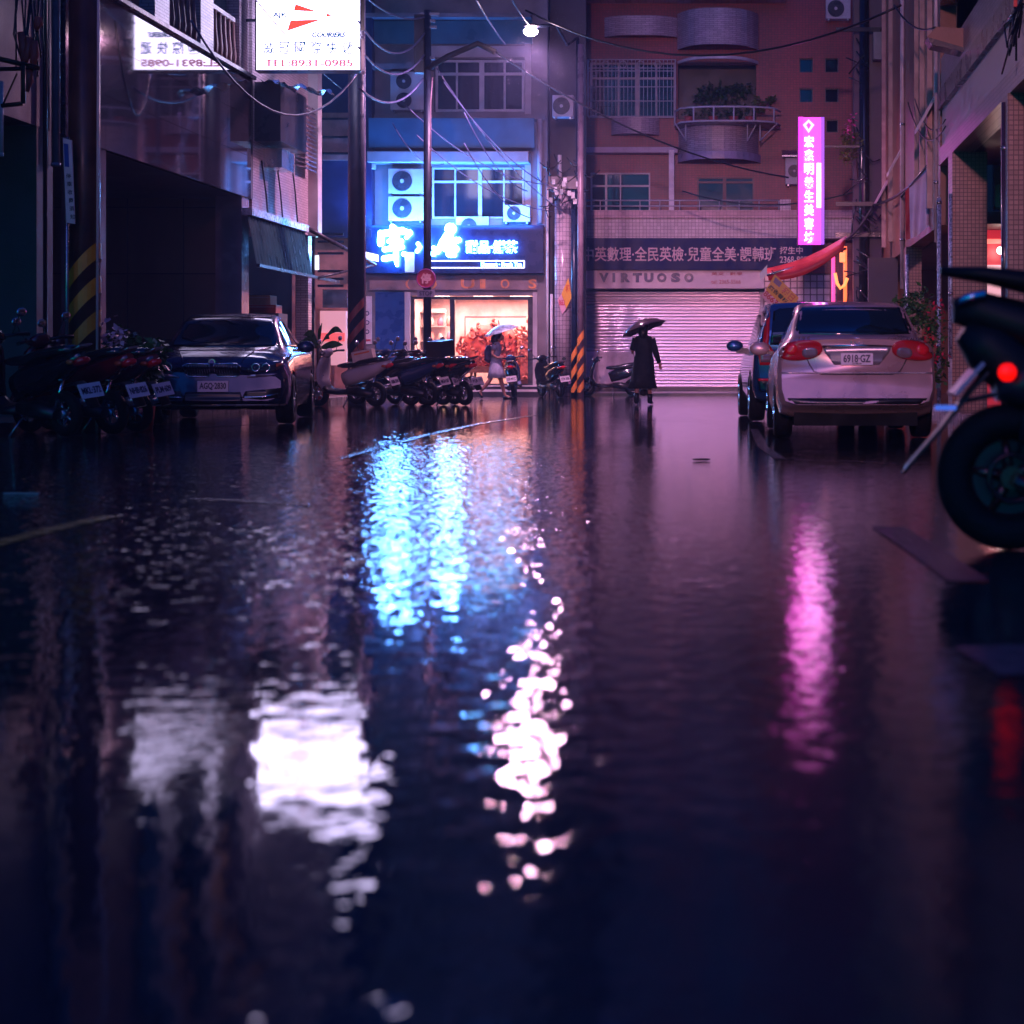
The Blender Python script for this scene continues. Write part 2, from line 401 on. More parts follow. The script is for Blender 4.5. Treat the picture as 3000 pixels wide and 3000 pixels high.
col_tile = tile('round_column_tile', (0.60, 0.50, 0.55), (0.10, 0.07, 0.10), (0.085, 0.115), 'XZ', 0.18, 0.010)
strip_tile = tile('strip_tile', (0.55, 0.44, 0.48), (0.2, 0.13, 0.17), (0.22, 0.055), 'N', 0.3, 0.012, 0.5)
plastic_w = pm('aged_white_plastic', (0.58, 0.52, 0.52), 0.4, var=0.15)
leafm = pm('wet_leaf', (0.035, 0.10, 0.03), 0.3, var=0.5, scale=8)
leafy = pm('yellow_green_leaf', (0.12, 0.16, 0.03), 0.35, var=0.4, scale=8)

def window(bld, x0, x1, z0, z1, y, mull=(0.5,), trans=(), fr=0.05, frm=None, glass=None, depth=0.08):
    frm = frm or white_al; glass = glass or winglass
    mb = MB(); mb.box(x0, x1, y-0.02, y+depth, z1-fr, z1); mb.box(x0, x1, y-0.02, y+depth, z0, z0+fr)
    mb.box(x0, x0+fr, y-0.02, y+depth, z0+fr, z1-fr); mb.box(x1-fr, x1, y-0.02, y+depth, z0+fr, z1-fr)
    for q in mull:
        f, wd = q if isinstance(q, tuple) else (q, fr*.8)
        c = x0+(x1-x0)*f; mb.box(c-wd/2, c+wd/2, y-0.012, y+depth-.004, z0+fr, z1-fr)
    for q in trans:
        c = z0+(z1-z0)*q; mb.box(x0+fr, x1-fr, y-0.006, y+depth-.008, c-fr*.6, c+fr*.6)
    f = wpart(mb, 'window', frm, bld)
    sub(MB().box(x0+fr, x1-fr, y+depth*.5, y+depth*.5+.01, z0+fr, z1-fr), 'glass', glass, f, bld)
    return f
def ac_unit(px0, px1, py0, py1, d, label, fans=1, depth=0.32, wall=None, side=0.32):
    x0, x1, z0, z1 = wx(px0,d), wx(px1,d), wz(py1,d), wz(py0,d)
    t = thing('air_conditioner', label, 'air conditioner', ((x0+x1)/2, d, z0), group='air conditioners on the walls')
    wpart(MB().box(x0, x1, d, d+depth, z0, z1), 'casing', plastic_w, t, bevel=0.02)
    h = (z1-z0)/fans
    for k in range(fans):
        cz = z0+h*(k+.5); r = min(h, x1-x0)*.40; cx = x0+(x1-x0)*(side+.08)
        cx = max(x0+r*1.08, cx)
        g = MB().disc((cx, d-.004, cz), r, .02)
        gr = wpart(g, 'fan_opening', dark_al, t)
        w_ = MB()
        for q in (1.0, .8, .6, .4): w_.torus((cx, d-.022, cz), r*q, .005, 'y', 24, 4)
        for a in range(6):
            c_, s_ = math.cos(a*math.pi/6), math.sin(a*math.pi/6); w_.tube([(cx-c_*r, d-.026, cz-s_*r), (cx+c_*r, d-.026, cz+s_*r)], .004, 4)
        sub(w_, 'fan_guard', dark_al, gr, t)
        sub(MB().disc((cx, d-.024, cz), r*.2, .02), 'fan_hub', plastic_w, gr, t)
    b = MB()
    for x in (x0+.08, x1-.08): b.box(x-.02, x+.02, d-.02, d+depth+.25, z0-.05, z0-.005)
    wpart(b, 'bracket', steel, t)
    return t

# ================================================================ end building with the dessert shop (left of the junction)
D = 46.0
def X(p): return wx(p, D)
def Z(p): return wz(p, D)
t = thing('shop_building', 'blue-lit concrete shophouse at the end of the street with the glowing dessert shop below', 'building', (X(1330), D, 0))
SB = t
holes = [(X(1272),X(1537),Z(328),Z(172)), (X(1262),X(1537),Z(642),Z(488)), (X(1203),X(1563),Z(1132),Z(866))]
wpart(holes_wall(X(1072), X(1604), 0.0, 22, holes, D, .3), 'wall', concrete, t)
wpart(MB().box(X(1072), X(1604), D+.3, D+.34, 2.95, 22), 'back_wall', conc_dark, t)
# ledges and bands
lg = MB()
lg.box(X(1075), X(1560), D-.45, D, Z(60), Z(48)); lg.box(X(1060), X(1275), D-.35, D, Z(208), Z(192))
lg.box(X(1090), X(1600), D-.12, D, Z(352), Z(338))
wpart(lg, 'ledge', concrete, t)
bl = MB(); bl.box(X(1075), X(1560), D-.08, D, Z(130), Z(62)); bl.box(X(1092), X(1572), D-.5, D-.46, Z(440), Z(354))
bl.box(X(1092), X(1572), D-.46, D, Z(356), Z(353))
wpart(bl, 'parapet_panel', teal_panel, t)
cn = MB(); cn.box(X(1088), X(1556), D-.55, D, Z(482), Z(450)); cn.cyl(X(1098), D-.3, Z(500), Z(482), .1)
wpart(cn, 'canopy', render_pale, t, bevel=.02)
wpart(MB().box(X(1265), X(1545), D-.05, D, Z(168), Z(136)), 'lintel', render_pale, t)
wpart(MB().box(X(1538), X(1556), D-.06, D, Z(335), Z(100)), 'pilaster', render_pale, t)
wpart(MB().box(X(1538), X(1556), D-.06, D, Z(650), Z(483)), 'pilaster', render_pale, t)
window(t, X(1275), X(1535), Z(326), Z(175), D+.06, (.24, (.52,.13), .78), (.73,), .06)
window(t, X(1265), X(1535), Z(640), Z(490), D+.06, (.25, (.52,.10), .78), (.72,), .05)
dr = MB(); dr.tube([(X(1583), D-.08, Z(655)), (X(1583), D-.08, Z(350))], .07, 10); wpart(dr, 'drainpipe', plastic_w, t)
# higher storeys above the frame
for k in range(3):
    zz = Z(-60)+k*3.0
    wpart(MB().box(X(1072), X(1604), D-.5, D, zz-.2, zz), 'ledge', concrete, t)
    window(t, X(1250), X(1500), zz+.9, zz+2.3, D-.06, (.25,.5,.75), (.7,), .06)
# facia over the shop window
wpart(MB().box(X(1085), X(1575), D-.10, D-.003, Z(850), Z(811)), 'fascia', pm('beige_fascia', (0.30,0.21,0.20), 0.18, var=.3), t)
br_ = pm('reflected_letter', (0.75,0.30,0.12), 0.3, 0.4)  # letter shapes stand for a reflection seen in the fascia
lt = MB()
for s_, a, b in (('(',1190,1204),(')',1268,1282),('U',1352,1392),('I',1408,1424),('O',1468,1494),('S',1550,1573)):
    wpart(text_mb(s_, X(a), X(b), Z(846), Z(818), D-.118, .018, .02), 'letter', br_, t)
# shop front frame
fr = MB()
for a, b in ((1203,1212),(1316,1330),(1545,1563)): fr.box(X(a), X(b), D+.10, D+.18, Z(1132), Z(868))
fr.box(X(1212), X(1316), D+.10, D+.18, Z(876), Z(868)); fr.box(X(1330), X(1545), D+.10, D+.18, Z(878), Z(868)); fr.box(X(1203), X(1563), D+.09, D+.19, Z(1134), Z(1124))
wpart(fr, 'shopfront_frame', dark_al, t)
for a, b in ((1187,1203),(1562,1575)): wpart(MB().box(X(a), X(b), D-.08, D+.1, Z(1132), Z(856)), 'door_jamb', render_pale, t)
wpart(MB().box(X(1100), X(1186), D-.02, D, Z(1128), Z(856)), 'side_panel', pm('blue_panel', (0.02,0.06,0.22), 0.3), t)
st = MB(); st.box(X(1180), X(1600), D-.45, D-.02, 0, .16); st.box(X(1180), X(1600), D-.22, D+.12, .16, .27); wpart(st, 'step', pm('dark_granite', (0.05,0.045,0.06), .15), t)
ed = MB(); ed.box(X(1180), X(1600), D-.235, D-.22, .235, .272); ed.box(X(1180), X(1600), D-.462, D-.45, .10, .163)
wpart(ed, 'step_edge', pm('step_edge_white', (0.8,0.7,0.72), .2), t)
# interior
ix0, ix1, iz0, iz1, iy1 = X(1195), X(1572), .27, Z(862), D+3.2
inn = pm('pink_white_plaster', (0.80, 0.62, 0.60), 0.5)
r_ = MB(); r_.box(ix0, ix1, iy1, iy1+.1, iz0, iz1); r_.box(ix0-.1, ix0, D+.3, iy1, iz0, iz1); r_.box(ix1, ix1+.1, D+.3, iy1, iz0, iz1); r_.box(ix0, ix1, D+.3, iy1, iz1, iz1+.1)
wpart(r_, 'interior_wall', inn, t)
wpart(MB().box(ix0, ix1, D+.2, iy1, .2, .275), 'interior_floor', pm('red_floor', (0.22,0.08,0.08), .3), t)
cl_ = MB()
for a in (1240, 1370, 1480): cl_.box(X(a), X(a+55), D+1.0, D+1.5, iz1-.05, iz1-.01)
wpart(cl_, 'ceiling_light', em('shop_light', (1.0, 0.62, 0.52), 9.0), t)
wpart(MB().tube([(X(1306),iy1-.02,Z(1020)),(X(1306),iy1-.02,Z(918)),(X(1503),iy1-.02,Z(918)),(X(1503),iy1-.02,Z(1030))], .02, 6), 'wall_frame', pm('grey_trim', (0.2,0.17,0.2), .4), t)
la = bpy.data.lights.new('shop_ceiling_lamp', 'AREA'); la.energy = 300; la.color = (1.0, 0.50, 0.44); la.size = 3.0; la.shape = 'RECTANGLE'; la.size_y = 1.8
lo = bpy.data.objects.new('shop_ceiling_lamp', la); COL.objects.link(lo); lo.location = (X(1400), D+1.6, iz1-.08)
# carved red centrepiece and goods in the shop
def carving(cx, cy, z0, wdt, hgt, seed, mat, name, label, n=60):
    rnd = random.Random(seed); t = thing(name, label, 'carving', (cx, cy, z0))
    mb = MB()
    for i in range(n):
        a = rnd.uniform(0, math.pi); rr = rnd.uniform(.15,1)
        px = cx+math.cos(a)*wdt*.5*rr; pz = z0+.1+math.sin(a)*hgt*rr*rnd.uniform(.6,1)
        r0 = rnd.uniform(.05,.13); pts = []; b = rnd.uniform(0,6.3)
        for k in range(7):
            b += rnd.uniform(.5,1.1); pts.append((px+math.cos(b)*r0*(1-k*.08), cy+rnd.uniform(-.2,.2), pz+math.sin(b)*r0))
        mb.tube(pts, [.035,.045,.04,.035,.03,.022,.01], 6)
    mb.ball((cx, cy+.05, z0+hgt*.35), .5, 12, 8, (wdt*.8, .3, hgt*.8))
    wpart(mb, 'carved_body', mat, t)
    wpart(MB().box(cx-wdt*.4, cx+wdt*.4, cy-.25, cy+.3, z0-.0, z0+.1), 'plinth', pm('dark_wood', (0.10,0.03,0.02), .3), t)
    return t
redw = pm('red_lacquered_wood', (0.42, 0.07, 0.06), 0.35, var=.5, scale=9)
pinkw = pm('salmon_lacquered_wood', (0.62, 0.20, 0.15), 0.35, var=.45, scale=9)
tb = thing('display_table', 'low wooden display table standing inside the lit dessert shop', 'table', (X(1420), D+1.9, .275))
wpart(MB().box(X(1345), X(1500), D+1.5, D+2.3, .60, .68), 'table_top', pm('dark_wood', (0.1,.03,.02), .3), tb, bevel=.01)
for a in (1350, 1492):
    for yy in (D+1.55, D+2.2): wpart(MB().box(X(a), X(a)+.07, yy, yy+.07, .275, .60), 'leg', MATS['dark_wood'], tb)
carving(X(1410), D+1.9, .68, 2.1, 1.75, 3, redw, 'wood_carving', 'big red root carving standing on the display table in the dessert shop', 110)
carving(X(1525), D+1.5, .30, .75, 1.9, 5, pinkw, 'wood_carving', 'tall salmon carving beside the right door jamb of the dessert shop', 60)
def shelf(px0, px1, d, label, seed):
    rnd = random.Random(seed); t = thing('display_shelf', label, 'shelf', ((wx(px0,d)+wx(px1,d))/2, d, .275))
    a, b = wx(px0,d), wx(px1,d)
    for k in range(6): wpart(MB().box(a, b, d, d+.35, .275+k*.4, .31+k*.4), 'shelf_board', render_pale, t)
    wpart(MB().box(a, b, d+.35, d+.38, .275, 2.4), 'back_panel', inn, t)
    return t
shelf(1216, 1300, D+1.7, 'tall pale shelf of jars and dolls inside the shop on the left', 4)
rnd = random.Random(9)
for k in range(5):
    for j in range(3):
        cx = X(1226+j*28); z = .31+.4*k; r = rnd.uniform(.07,.11)
        o = MB().tube([(cx,D+1.85,z),(cx,D+1.85,z+r),(cx,D+1.85,z+r*2.2),(cx,D+1.85,z+r*2.8)],[r*.8,r,r*.7,r*.3],10).build('ceramic_jar', pm('jar_%d'%((k+j)%3), [(0.7,.35,.3),(0.75,.55,.5),(0.5,.2,.3)][(k+j)%3], .3))
        tag(o, 'one of the small pink and cream jars on the shop shelf', 'jar', 'jars on the shop shelf')
lan = thing('paper_lantern', 'round cream paper lantern glowing low inside the shop window', 'lantern', (X(1303), D+1.0, .45))
wpart(MB().ball((X(1303), D+1.0, .75), .3, 16, 10), 'lantern_shade', em('lantern', (1,.62,.36), 1.6, (.8,.6,.4)), lan)
wpart(MB().cyl(X(1303), D+1.0, .3, .46, .15), 'lantern_base', MATS['dark_wood'], lan)

# --- the glowing blue shop sign
for nm_, e_, ry, zz_, sz in (('added_sign_glow', 520, 150, Z(655), .5),):  # added blue area light, stands for the sign's glow on the wall above
    l_ = bpy.data.lights.new(nm_, 'AREA'); l_.energy = e_; l_.color = (0.03, 0.22, 1.0); l_.shape = 'RECTANGLE'; l_.size = 4.4; l_.size_y = sz
    o_ = bpy.data.objects.new(nm_, l_); COL.objects.link(o_); o_.location = (X(1320), D-(.95 if ry == 150 else .62), zz_); o_.rotation_euler = (R(ry) if ry == 150 else R(-90), 0, 0)
    if ry == 150: o_.rotation_euler = (R(158), 0, 0)
sg = thing('shop_sign', 'big glowing blue-white Chinese shop sign over the dessert shop window', 'sign', (X(1330), D-.35, Z(800)))
wpart(MB().box(X(1066), X(1597), D-.38, D-.02, Z(803), Z(663)), 'sign_board', navy, sg, bevel=.01)
BL = em('blue_neon', (0.11, 0.36, 1.0), 120.0); BL2 = em('blue_neon_small', (0.12, 0.46, 1.0), 26.0)
yy = D-.52
def blobtext(s_, a, b, c, e, bold, mat, nm='lettering', **k):
    wpart(text_mb(s_, X(a), X(b), Z(e), Z(c), yy, .06, bold, **k), nm, mat, sg)
def strokes(lst, mat):
    q = lambda p: (X(1080+p[0]/3.715), yy+.03, Z(640+p[1]/3.715))
    for pts, r in lst:
        rr = [a_/3.715/108.7 for a_ in r]; m_ = MB()
        m_.tube([q(p) for p in pts], rr, 10)
        for p, a_ in zip(pts, rr): m_.ball(q(p), a_, 10, 8)
        wpart(m_, 'brush_stroke', mat, sg)
strokes([([(300,108),(345,145)],[30,26]), ([(178,180),(172,285)],[36,34]), ([(178,180),(260,172),(400,150),(480,172),(452,222)],[32,34,38,34,20]), ([(325,150),(300,245),(300,300)],[30,34,30]),
  ([(260,262),(395,262)],[22,26]), ([(215,352),(300,335),(400,325)],[26,28,28]), ([(212,450),(340,425)],[32,26]), ([(350,215),(335,350),(342,470),(348,520)],[26,26,24,16]), ([(425,400)],[26])], BL)
strokes([([(575,290),(598,325),(565,370)],[20,18,20]), ([(671,185)],[20]), ([(690,247)],[15]), ([(676,280),(678,385),(745,398)],[22,26,26]), ([(745,335),(785,375),(840,270),(900,180)],[22,28,34,34]),
  ([(925,128)],[62]), ([(925,150),(890,260),(870,330)],[40,50,44]), ([(930,262),(1010,250)],[42,30]), ([(905,352),(975,345)],[44,42]), ([(910,400),(960,405)],[34,32])], BL)
blobtext('甜品·鮮茶', 1373, 1524, 708, 746, .035, BL2)
tb_ = MB()
for z_ in (767, 787): tb_.box(X(1270), X(1542), D-.44, D-.40, Z(z_+1.5), Z(z_-1.5))
tb_.box(X(1540), X(1543), D-.44, D-.40, Z(786), Z(768))
wpart(tb_, 'light_tube', em('sign_tube', (0.62, 0.60, 1.0), 4.0), sg)
wpart(text_mb('Dessert · Fresh Tea', X(1417), X(1535), Z(784), Z(771), D-.46, .03, .03), 'lettering', BL2, sg)
wpart(MB().box(X(1195), X(1222), D-.40, D-.385, Z(800), Z(742)), 'blank_panel', plastic_w, sg)
side_s = thing('side_sign', 'small lit white sign jutting left of the big blue shop sign', 'sign', (X(1090), D-.9, Z(765)))
wpart(MB().add([(X(1066),D-1.0,Z(762)),(X(1120),D-.5,Z(770)),(X(1120),D-.5,Z(750)),(X(1066),D-1.0,Z(738)),(X(1066),D-.97,Z(762)),(X(1120),D-.47,Z(770)),(X(1120),D-.47,Z(750)),(X(1066),D-.97,Z(738))],[(0,1,2,3),(7,6,5,4),(0,4,5,1),(1,5,6,2),(2,6,7,3),(3,7,4,0)]), 'sign_face', em('side_sign_face', (0.72,0.70,1.0), 2.5), side_s)

# air conditioners of this building
ac_unit(1143, 1244, 210, 322, D-.35, 'pale air conditioner left of the upper floor windows above the blue sign', 2)
ac_unit(1137, 1240, 494, 567, D-.40, 'upper of two stacked air conditioners left of the first floor windows', 1)
ac_unit(1137, 1240, 575, 646, D-.40, 'lower of two stacked air conditioners left of the first floor windows', 1)
ac_unit(1474, 1553, 600, 650, D-.40, 'air conditioner above the right end of the blue shop sign', 1)
ac_unit(1335, 1432, 634, 690, D-.20, 'air conditioner half hidden behind the middle of the blue shop sign', 1)
ac_unit(1618, 1680, 278, 343, D-.6, 'small grey air conditioner hanging above the round tiled column', 1)
vs_ = thing('vertical_sign', 'narrow white vertical sign with three rings left of the dessert shop', 'sign', (X(1080), D-.03, Z(1010)))
wpart(MB().box(X(1068), X(1090), D-.06, D-.02, Z(1008), Z(868)), 'sign_panel', pm('white_sign_board', (0.7,0.62,0.66), .4), vs_)
rg = MB()
for q in (918, 945, 972): rg.torus((X(1077), D-.065, Z(q)), .05, .014, 'y', 16, 5)
wpart(rg, 'ring_mark', navy, vs_)
wpart(MB().box(X(1070), X(1087), D-.066, D-.06, Z(1000), Z(994)), 'red_mark', pm('sign_red', (0.5,0.03,0.05), .4), vs_)

# ================================================================ red mosaic building with the roller shutter
D = 50.0
t = thing('red_tiled_building', 'red mosaic tiled apartment block with rounded balconies above the grey roller shutter', 'building', (X(2100), D, 0))
RB = t
holes = [(X(1730),X(1905),Z(628),Z(506)), (X(2042),X(2210),Z(622),Z(518)), (X(1728),X(1978),Z(345),Z(182)), (X(1985),X(2215),Z(350),Z(188)),
         (X(1708),X(2226),-.1,Z(850)), (X(2236),X(2452),Z(1128),Z(802))]
for a in (2342, 2417):
    for b in (170, 258): holes.append((X(a), X(a+40), Z(b+42), Z(b)))
holes.append((X(2420), X(2456), Z(388), Z(350)))
wpart(holes_wall(X(1692), X(2640), 0, 24, holes, D, .25), 'wall', red_tile, t)
wpart(MB().box(X(1692), X(2640), D+.9, D+1, 0, 24), 'back_wall', conc_dark, t)
for a in (2342, 2417):
    for b in (170, 258):
        window(t, X(a), X(a+40), Z(b+42), Z(b), D+.1, (), (), .03, dark_al)
window(t, X(2420), X(2456), Z(388), Z(350), D+.1, (), (), .03, dark_al)
window(t, X(1730), X(1905), Z(626), Z(506), D+.05, ((.26,.06),.5), (.68,), .045)
window(t, X(2042), X(2210), Z(622), Z(518), D+.05, ((.48,.10),), (.85,), .05, pm('brown_frame', (0.20,0.10,0.09), .4))
window(t, X(1728), X(1978), Z(345), Z(182), D+.12, (.33,(.55,.12),.78), (.72,), .05)
wpart(MB().box(X(2226), X(2236), D-.05, D, 0, Z(850)), 'shutter_post', white_al, t)
# rounded parapets
def arc_wall(px0, px1, py0, py1, bulge, mat, name='parapet', th=.1, y0=None):
    y0 = D if y0 is None else y0
    a, b, z0, z1 = X(px0), X(px1), Z(py1), Z(py0); n = 14; O = []; I = []
    for i in range(n+1):
        q = i/n; x = a+(b-a)*q; y = y0-bulge*(1-abs(2*q-1)**3)-.15
        O.append((x, y)); I.append((x, y+th))
    mb = MB(); mb.prism(O + I[::-1], z0, z1, 'z'); return mb.build(name, mat, t, world=True)
arc_wall(1988, 2222, 366, 458, .9, strip_tile); arc_wall(1985, 2222, 44, 148, .9, strip_tile); arc_wall(1772, 1984, 55, 112, .35, strip_tile)
arc_wall(1792, 1932, 350, 398, .35, strip_tile); arc_wall(1986, 2228, 456, 478, 1.0, pm('purple_lit_render', (0.45,0.36,0.50), .35))  # purple light on the slab edge is put into its colour
arc_wall(1985, 2222, 182, 190, .9, white_al, 'balcony_lintel')
wpart(MB().box(X(1698), X(1987), D-.5, D, Z(453), Z(437)), 'canopy_slab', pm('purple_lit_render', (0.45,0.36,0.50), .35), t)
# recess of the glazed balcony with plants
wpart(MB().box(X(1985), X(2215), D+.8, D+.88, Z(350), Z(188)), 'balcony_back', pm('dark_green_render', (0.012,0.03,0.025), .4), t)
# window grille
g = MB(); x0, x1, z0, z1 = X(1726), X(1980), Z(346), Z(181); yb = D-.35
for z_ in (z0, z0+(z1-z0)*.27, z0+(z1-z0)*.52, z0+(z1-z0)*.80, z0+(z1-z0)*.85, z1): g.tube([(x0,yb,z_),(x1,yb,z_)], .016, 5)
for i in range(23):
    x = x0+(x1-x0)*i/22; g.tube([(x,yb,z0),(x,yb,z1)], .011 if i not in (0,22) else .022, 5)
for i in range(4): g.torus((x0+(x1-x0)*(.2+.2*i), yb, z1-.14), .10, .012, 'y', 16, 4)
for x in (x0, x1):
    for z_ in (z0, z1): g.tube([(x,yb,z_),(x,D,z_)], .014, 5)
wpart(g, 'window_grille', white_al, t)
# flower rack round the balcony
g = MB(); n = 16; P = []
for i in range(n+1):
    q = i/n; x = X(1980)+(X(2284)-X(1980))*q; P.append((x, D-1.2-.5*(1-abs(2*q-1)**3)+ (.5 if i in (0,n) else 0)))
for z_ in (Z(338), Z(378)): g.tube([(p[0],p[1],z_) for p in P], .028, 6)
for i in range(0, n+1, 3): g.tube([(P[i][0],P[i][1],Z(338)),(P[i][0],P[i][1],Z(378))], .025, 5)
for a, b in ((1983,2013),(2013,2013),(2190,2190),(2216,2190),(2226,2226),(2275,2226)): g.tube([(X(a),D-1.2,Z(378)),(X(b),D-.9 if a!=b else D-1.15,Z(424 if a!=b else 428))], .022, 5)
wpart(g, 'flower_rack', white_al, t)
rc = MB(); rc.prism([P[i] for i in range(n+1)] + [(P[n][0], D-.2),(P[0][0], D-.2)], Z(382), Z(380), 'z'); wpart(rc, 'rack_floor', dark_al, t)
# first floor railing, posts and bands
g = MB()
for z_ in (Z(597), Z(613)): g.tube([(X(1704),D-1.0,z_),(X(2280),D-1.0,z_)], .022, 6)
for a in range(1710, 2290, 57): g.tube([(X(a),D-1.0,Z(625)),(X(a),D-1.0,Z(597))], .016, 5)
wpart(g, 'railing', white_al, t)
wpart(MB().box(X(1964), X(1979), D-1.0, D-.85, Z(625), Z(452)), 'post', pm('white_post', (0.75,0.66,0.68), .35), t)
wpart(MB().box(X(2283), X(2314), D-1.0, D-.7, Z(626), Z(594)), 'post', white_tile, t)
pb = MB(); pb.box(X(1700), X(2640), D-1.15, D, Z(648), Z(626)); wpart(pb, 'floor_band', tile('pink_band_tile', (0.55,0.30,0.36), (0.25,0.12,0.16), (0.10,0.10), 'XZ', .3), t)
wpart(MB().box(X(1717), X(2640), D-1.05, D, Z(706), Z(648)), 'floor_band', white_tile, t)
wpart(MB().box(X(1698), X(1717), D-.9, D, Z(690), Z(648)), 'band_end', dark_al, t)
for k in range(3):
    zz = Z(-30)+k*3.0
    wpart(MB().box(X(1700), X(2300), D-.7, D, zz-.4, zz), 'parapet', strip_tile, t)
    window(t, X(1740), X(1960), zz+.9, zz+2.3, D-.08, (.33,.66), (.7,), .05); window(t, X(2040), X(2200), zz+.9, zz+2.3, D-.08, (.5,), (.7,), .05)
# shutter box cladding + glass block panel
shm = None
def shutter_mat():
    m, n, b = _nodes('roller_shutter_metal')
    b.inputs['Base Color'].default_value = (0.85, 0.72, 0.82, 1); b.inputs['Metallic'].default_value = 0.6; b.inputs['Roughness'].default_value = 0.26
    nz = n.nodes.new('ShaderNodeTexNoise'); nz.inputs['Scale'].default_value = 3; nz.inputs['Detail'].default_value = 6
    co = coords(n, 'W'); n.links.new(co, nz.inputs['Vector'])
    mr = n.nodes.new('ShaderNodeMapRange'); mr.inputs[3].default_value = .14; mr.inputs[4].default_value = .30; n.links.new(nz.outputs[0], mr.inputs[0]); n.links.new(mr.outputs[0], b.inputs['Roughness'])
    return m
sh = MB(); z = Z(1136); zt = Z(852); prof = []; pitch = .098
k = 0
while z < zt:
    for q, dy in ((0,0),(.18,-.022),(.5,-.034),(.82,-.022)): prof.append((z+pitch*q, dy))
    z += pitch
prof.append((zt, 0)); x0, x1 = X(1708), X(2226)
V = []
for z_, dy in prof: V += [(x0, D-.02+dy, z_), (x1, D-.02+dy, z_)]
sh.add(V, [(2*i, 2*i+1, 2*i+3, 2*i+2) for i in range(len(prof)-1)], True)
st_ = thing('roller_shutter', 'closed silver roller shutter under the VIRTUOSO board', 'shutter', (X(1967), D, 0))
shm = shutter_mat(); wpart(sh, 'shutter_slats', shm, st_)
wpart(MB().box(x0, x1, D-.05, D+.05, Z(1143), Z(1135)), 'bottom_rail', dark_al, st_)
wpart(MB().box(X(1711), X(1866), D-.10, D-.07, Z(1126), Z(1030)), 'lower_panel', pm('pale_lilac_sheet', (0.72,0.62,0.74), .3), st_)
wpart(MB().box(X(1700), X(2460), D-.5, D-.08, 0, Z(1143)), 'threshold', pm('dark_granite', (0.05,0.045,0.06), .15), t)
gb = MB(); wpart(MB().box(X(2236), X(2452), D+.05, D+.12, Z(1128), Z(802)), 'block_grout', pm('block_grout', (0.16,0.10,0.15), .4), t)
for i in range(11):
    for j in range(16):
        a = 2240+i*19.4; b = 806+j*19.6; gb.box(X(a), X(a+16), D+.02, D+.06, Z(b+16.5), Z(b))
wpart(gb, 'glass_blocks', pm('glass_block', (0.62,0.50,0.60), .2, var=.35, scale=2), t)
# banners
bn = thing('school_banner', 'long navy banner with pale Chinese characters above the VIRTUOSO board', 'banner', (X(2030), D-1.1, Z(796)))
wpart(MB().box(X(1706), X(2375), D-1.16, D-1.06, Z(797), Z(706)), 'banner_board', pm('navy_banner', (0.012,0.02,0.09), .6, var=.2), bn)
bt = pm('pale_pink_letter', (0.85,0.60,0.60), .4)
wpart(text_mb('國中英數理·全民英檢·兒童全美·課輔班', X(1684), X(2272), Z(773), Z(731), D-1.185, .02, .014), 'lettering', bt, bn)
wpart(text_mb('招生中', X(2282), X(2348), Z(752), Z(731), D-1.185, .02, .02), 'lettering', bt, bn)
wpart(text_mb('2368-8877', X(2282), X(2372), Z(778), Z(758), D-1.185, .02, .02), 'lettering', bt, bn)
vb = thing('virtuoso_signboard', 'long cream board lettered VIRTUOSO over the roller shutter', 'sign', (X(1970), D-1.0, Z(849)))
wpart(MB().box(X(1706), X(2238), D-1.0, D-.9, Z(849), Z(798)), 'sign_board', pm('cream_board', (0.75,0.62,0.64), .35, var=.12), vb)
xs_ = [1768, 1806, 1831, 1872, 1912, 1952, 1991, 2030]; 
for ch, a in zip('VIRTUOSO', [1764,1802,1826,1860,1893,1930,1970,2008]):
    wpart(text_mb(ch, X(a), X(a+(8 if ch=='I' else 27)), Z(832), Z(805), D-1.02, .02, .07), 'letter', pm('navy_letter', (0.01,0.025,0.10), .3), vb)
wpart(text_mb('英文 · 數學', X(2086), X(2175), Z(812), Z(803), D-1.02, .015, .0), 'lettering', pm('sign_red', (0.5,0.03,0.05), .4), vb)
wpart(text_mb('tel: 2365-5566', X(2086), X(2170), Z(836), Z(825), D-1.02, .015, .0), 'lettering', MATS['sign_red'], vb)
wpart(MB().box(X(1706), X(2238), D-.9, D, Z(849), Z(706)), 'sign_box', dark_al, t)
ac_unit(2301, 2346, 462, 540, D-.4, 'air conditioner on the red tiled wall left of the tall magenta sign', 1, side=.5)
ac_unit(2420, 2492, -5, 55, D-.4, 'air conditioner at the very top of the red tiled wall', 1)
hd = thing('window_hood', 'small ribbed metal hood over the air conditioner on the red wall', 'hood', (X(2322), D-.4, Z(458)))
wpart(MB().prism([(D, Z(440)), (D-.6, Z(462)), (D-.6, Z(466)), (D, Z(446))], X(2290), X(2350), 'x'), 'hood_sheet', steel, hd)
# potted plants on balcony and rack
for i, a in enumerate((2022, 2092, 2150, 2196)):
    p = thing('potted_plant', 'small red flower pot on the curved balcony rack', 'potted plant', (X(a), D-1.35, Z(379)), group='pots on the curved balcony rack')
    wpart(MB().cyl(X(a), D-1.35, Z(379), Z(362), .10, 12, .15), 'pot', pm('terracotta', (0.42,0.07,0.05), .4), p)
    wpart(foliage((X(a), D-1.3, Z(352)), (.22,.15,.2), 50, .1, i), 'leaves', leafm, p)
bp_ = thing('balcony_plant', 'mass of dark green climbing plants filling the glazed balcony', 'plant', (X(2100), D+.4, Z(350)))
wpart(foliage((X(2110), D+.45, Z(290)), (1.0,.15,.55), 700, .13, 22), 'leaves', leafm, bp_)
bp_ = thing('balcony_plant', 'leafy plant spilling right of the curved balcony on the red wall', 'plant', (X(2235), D-.6, Z(335)))
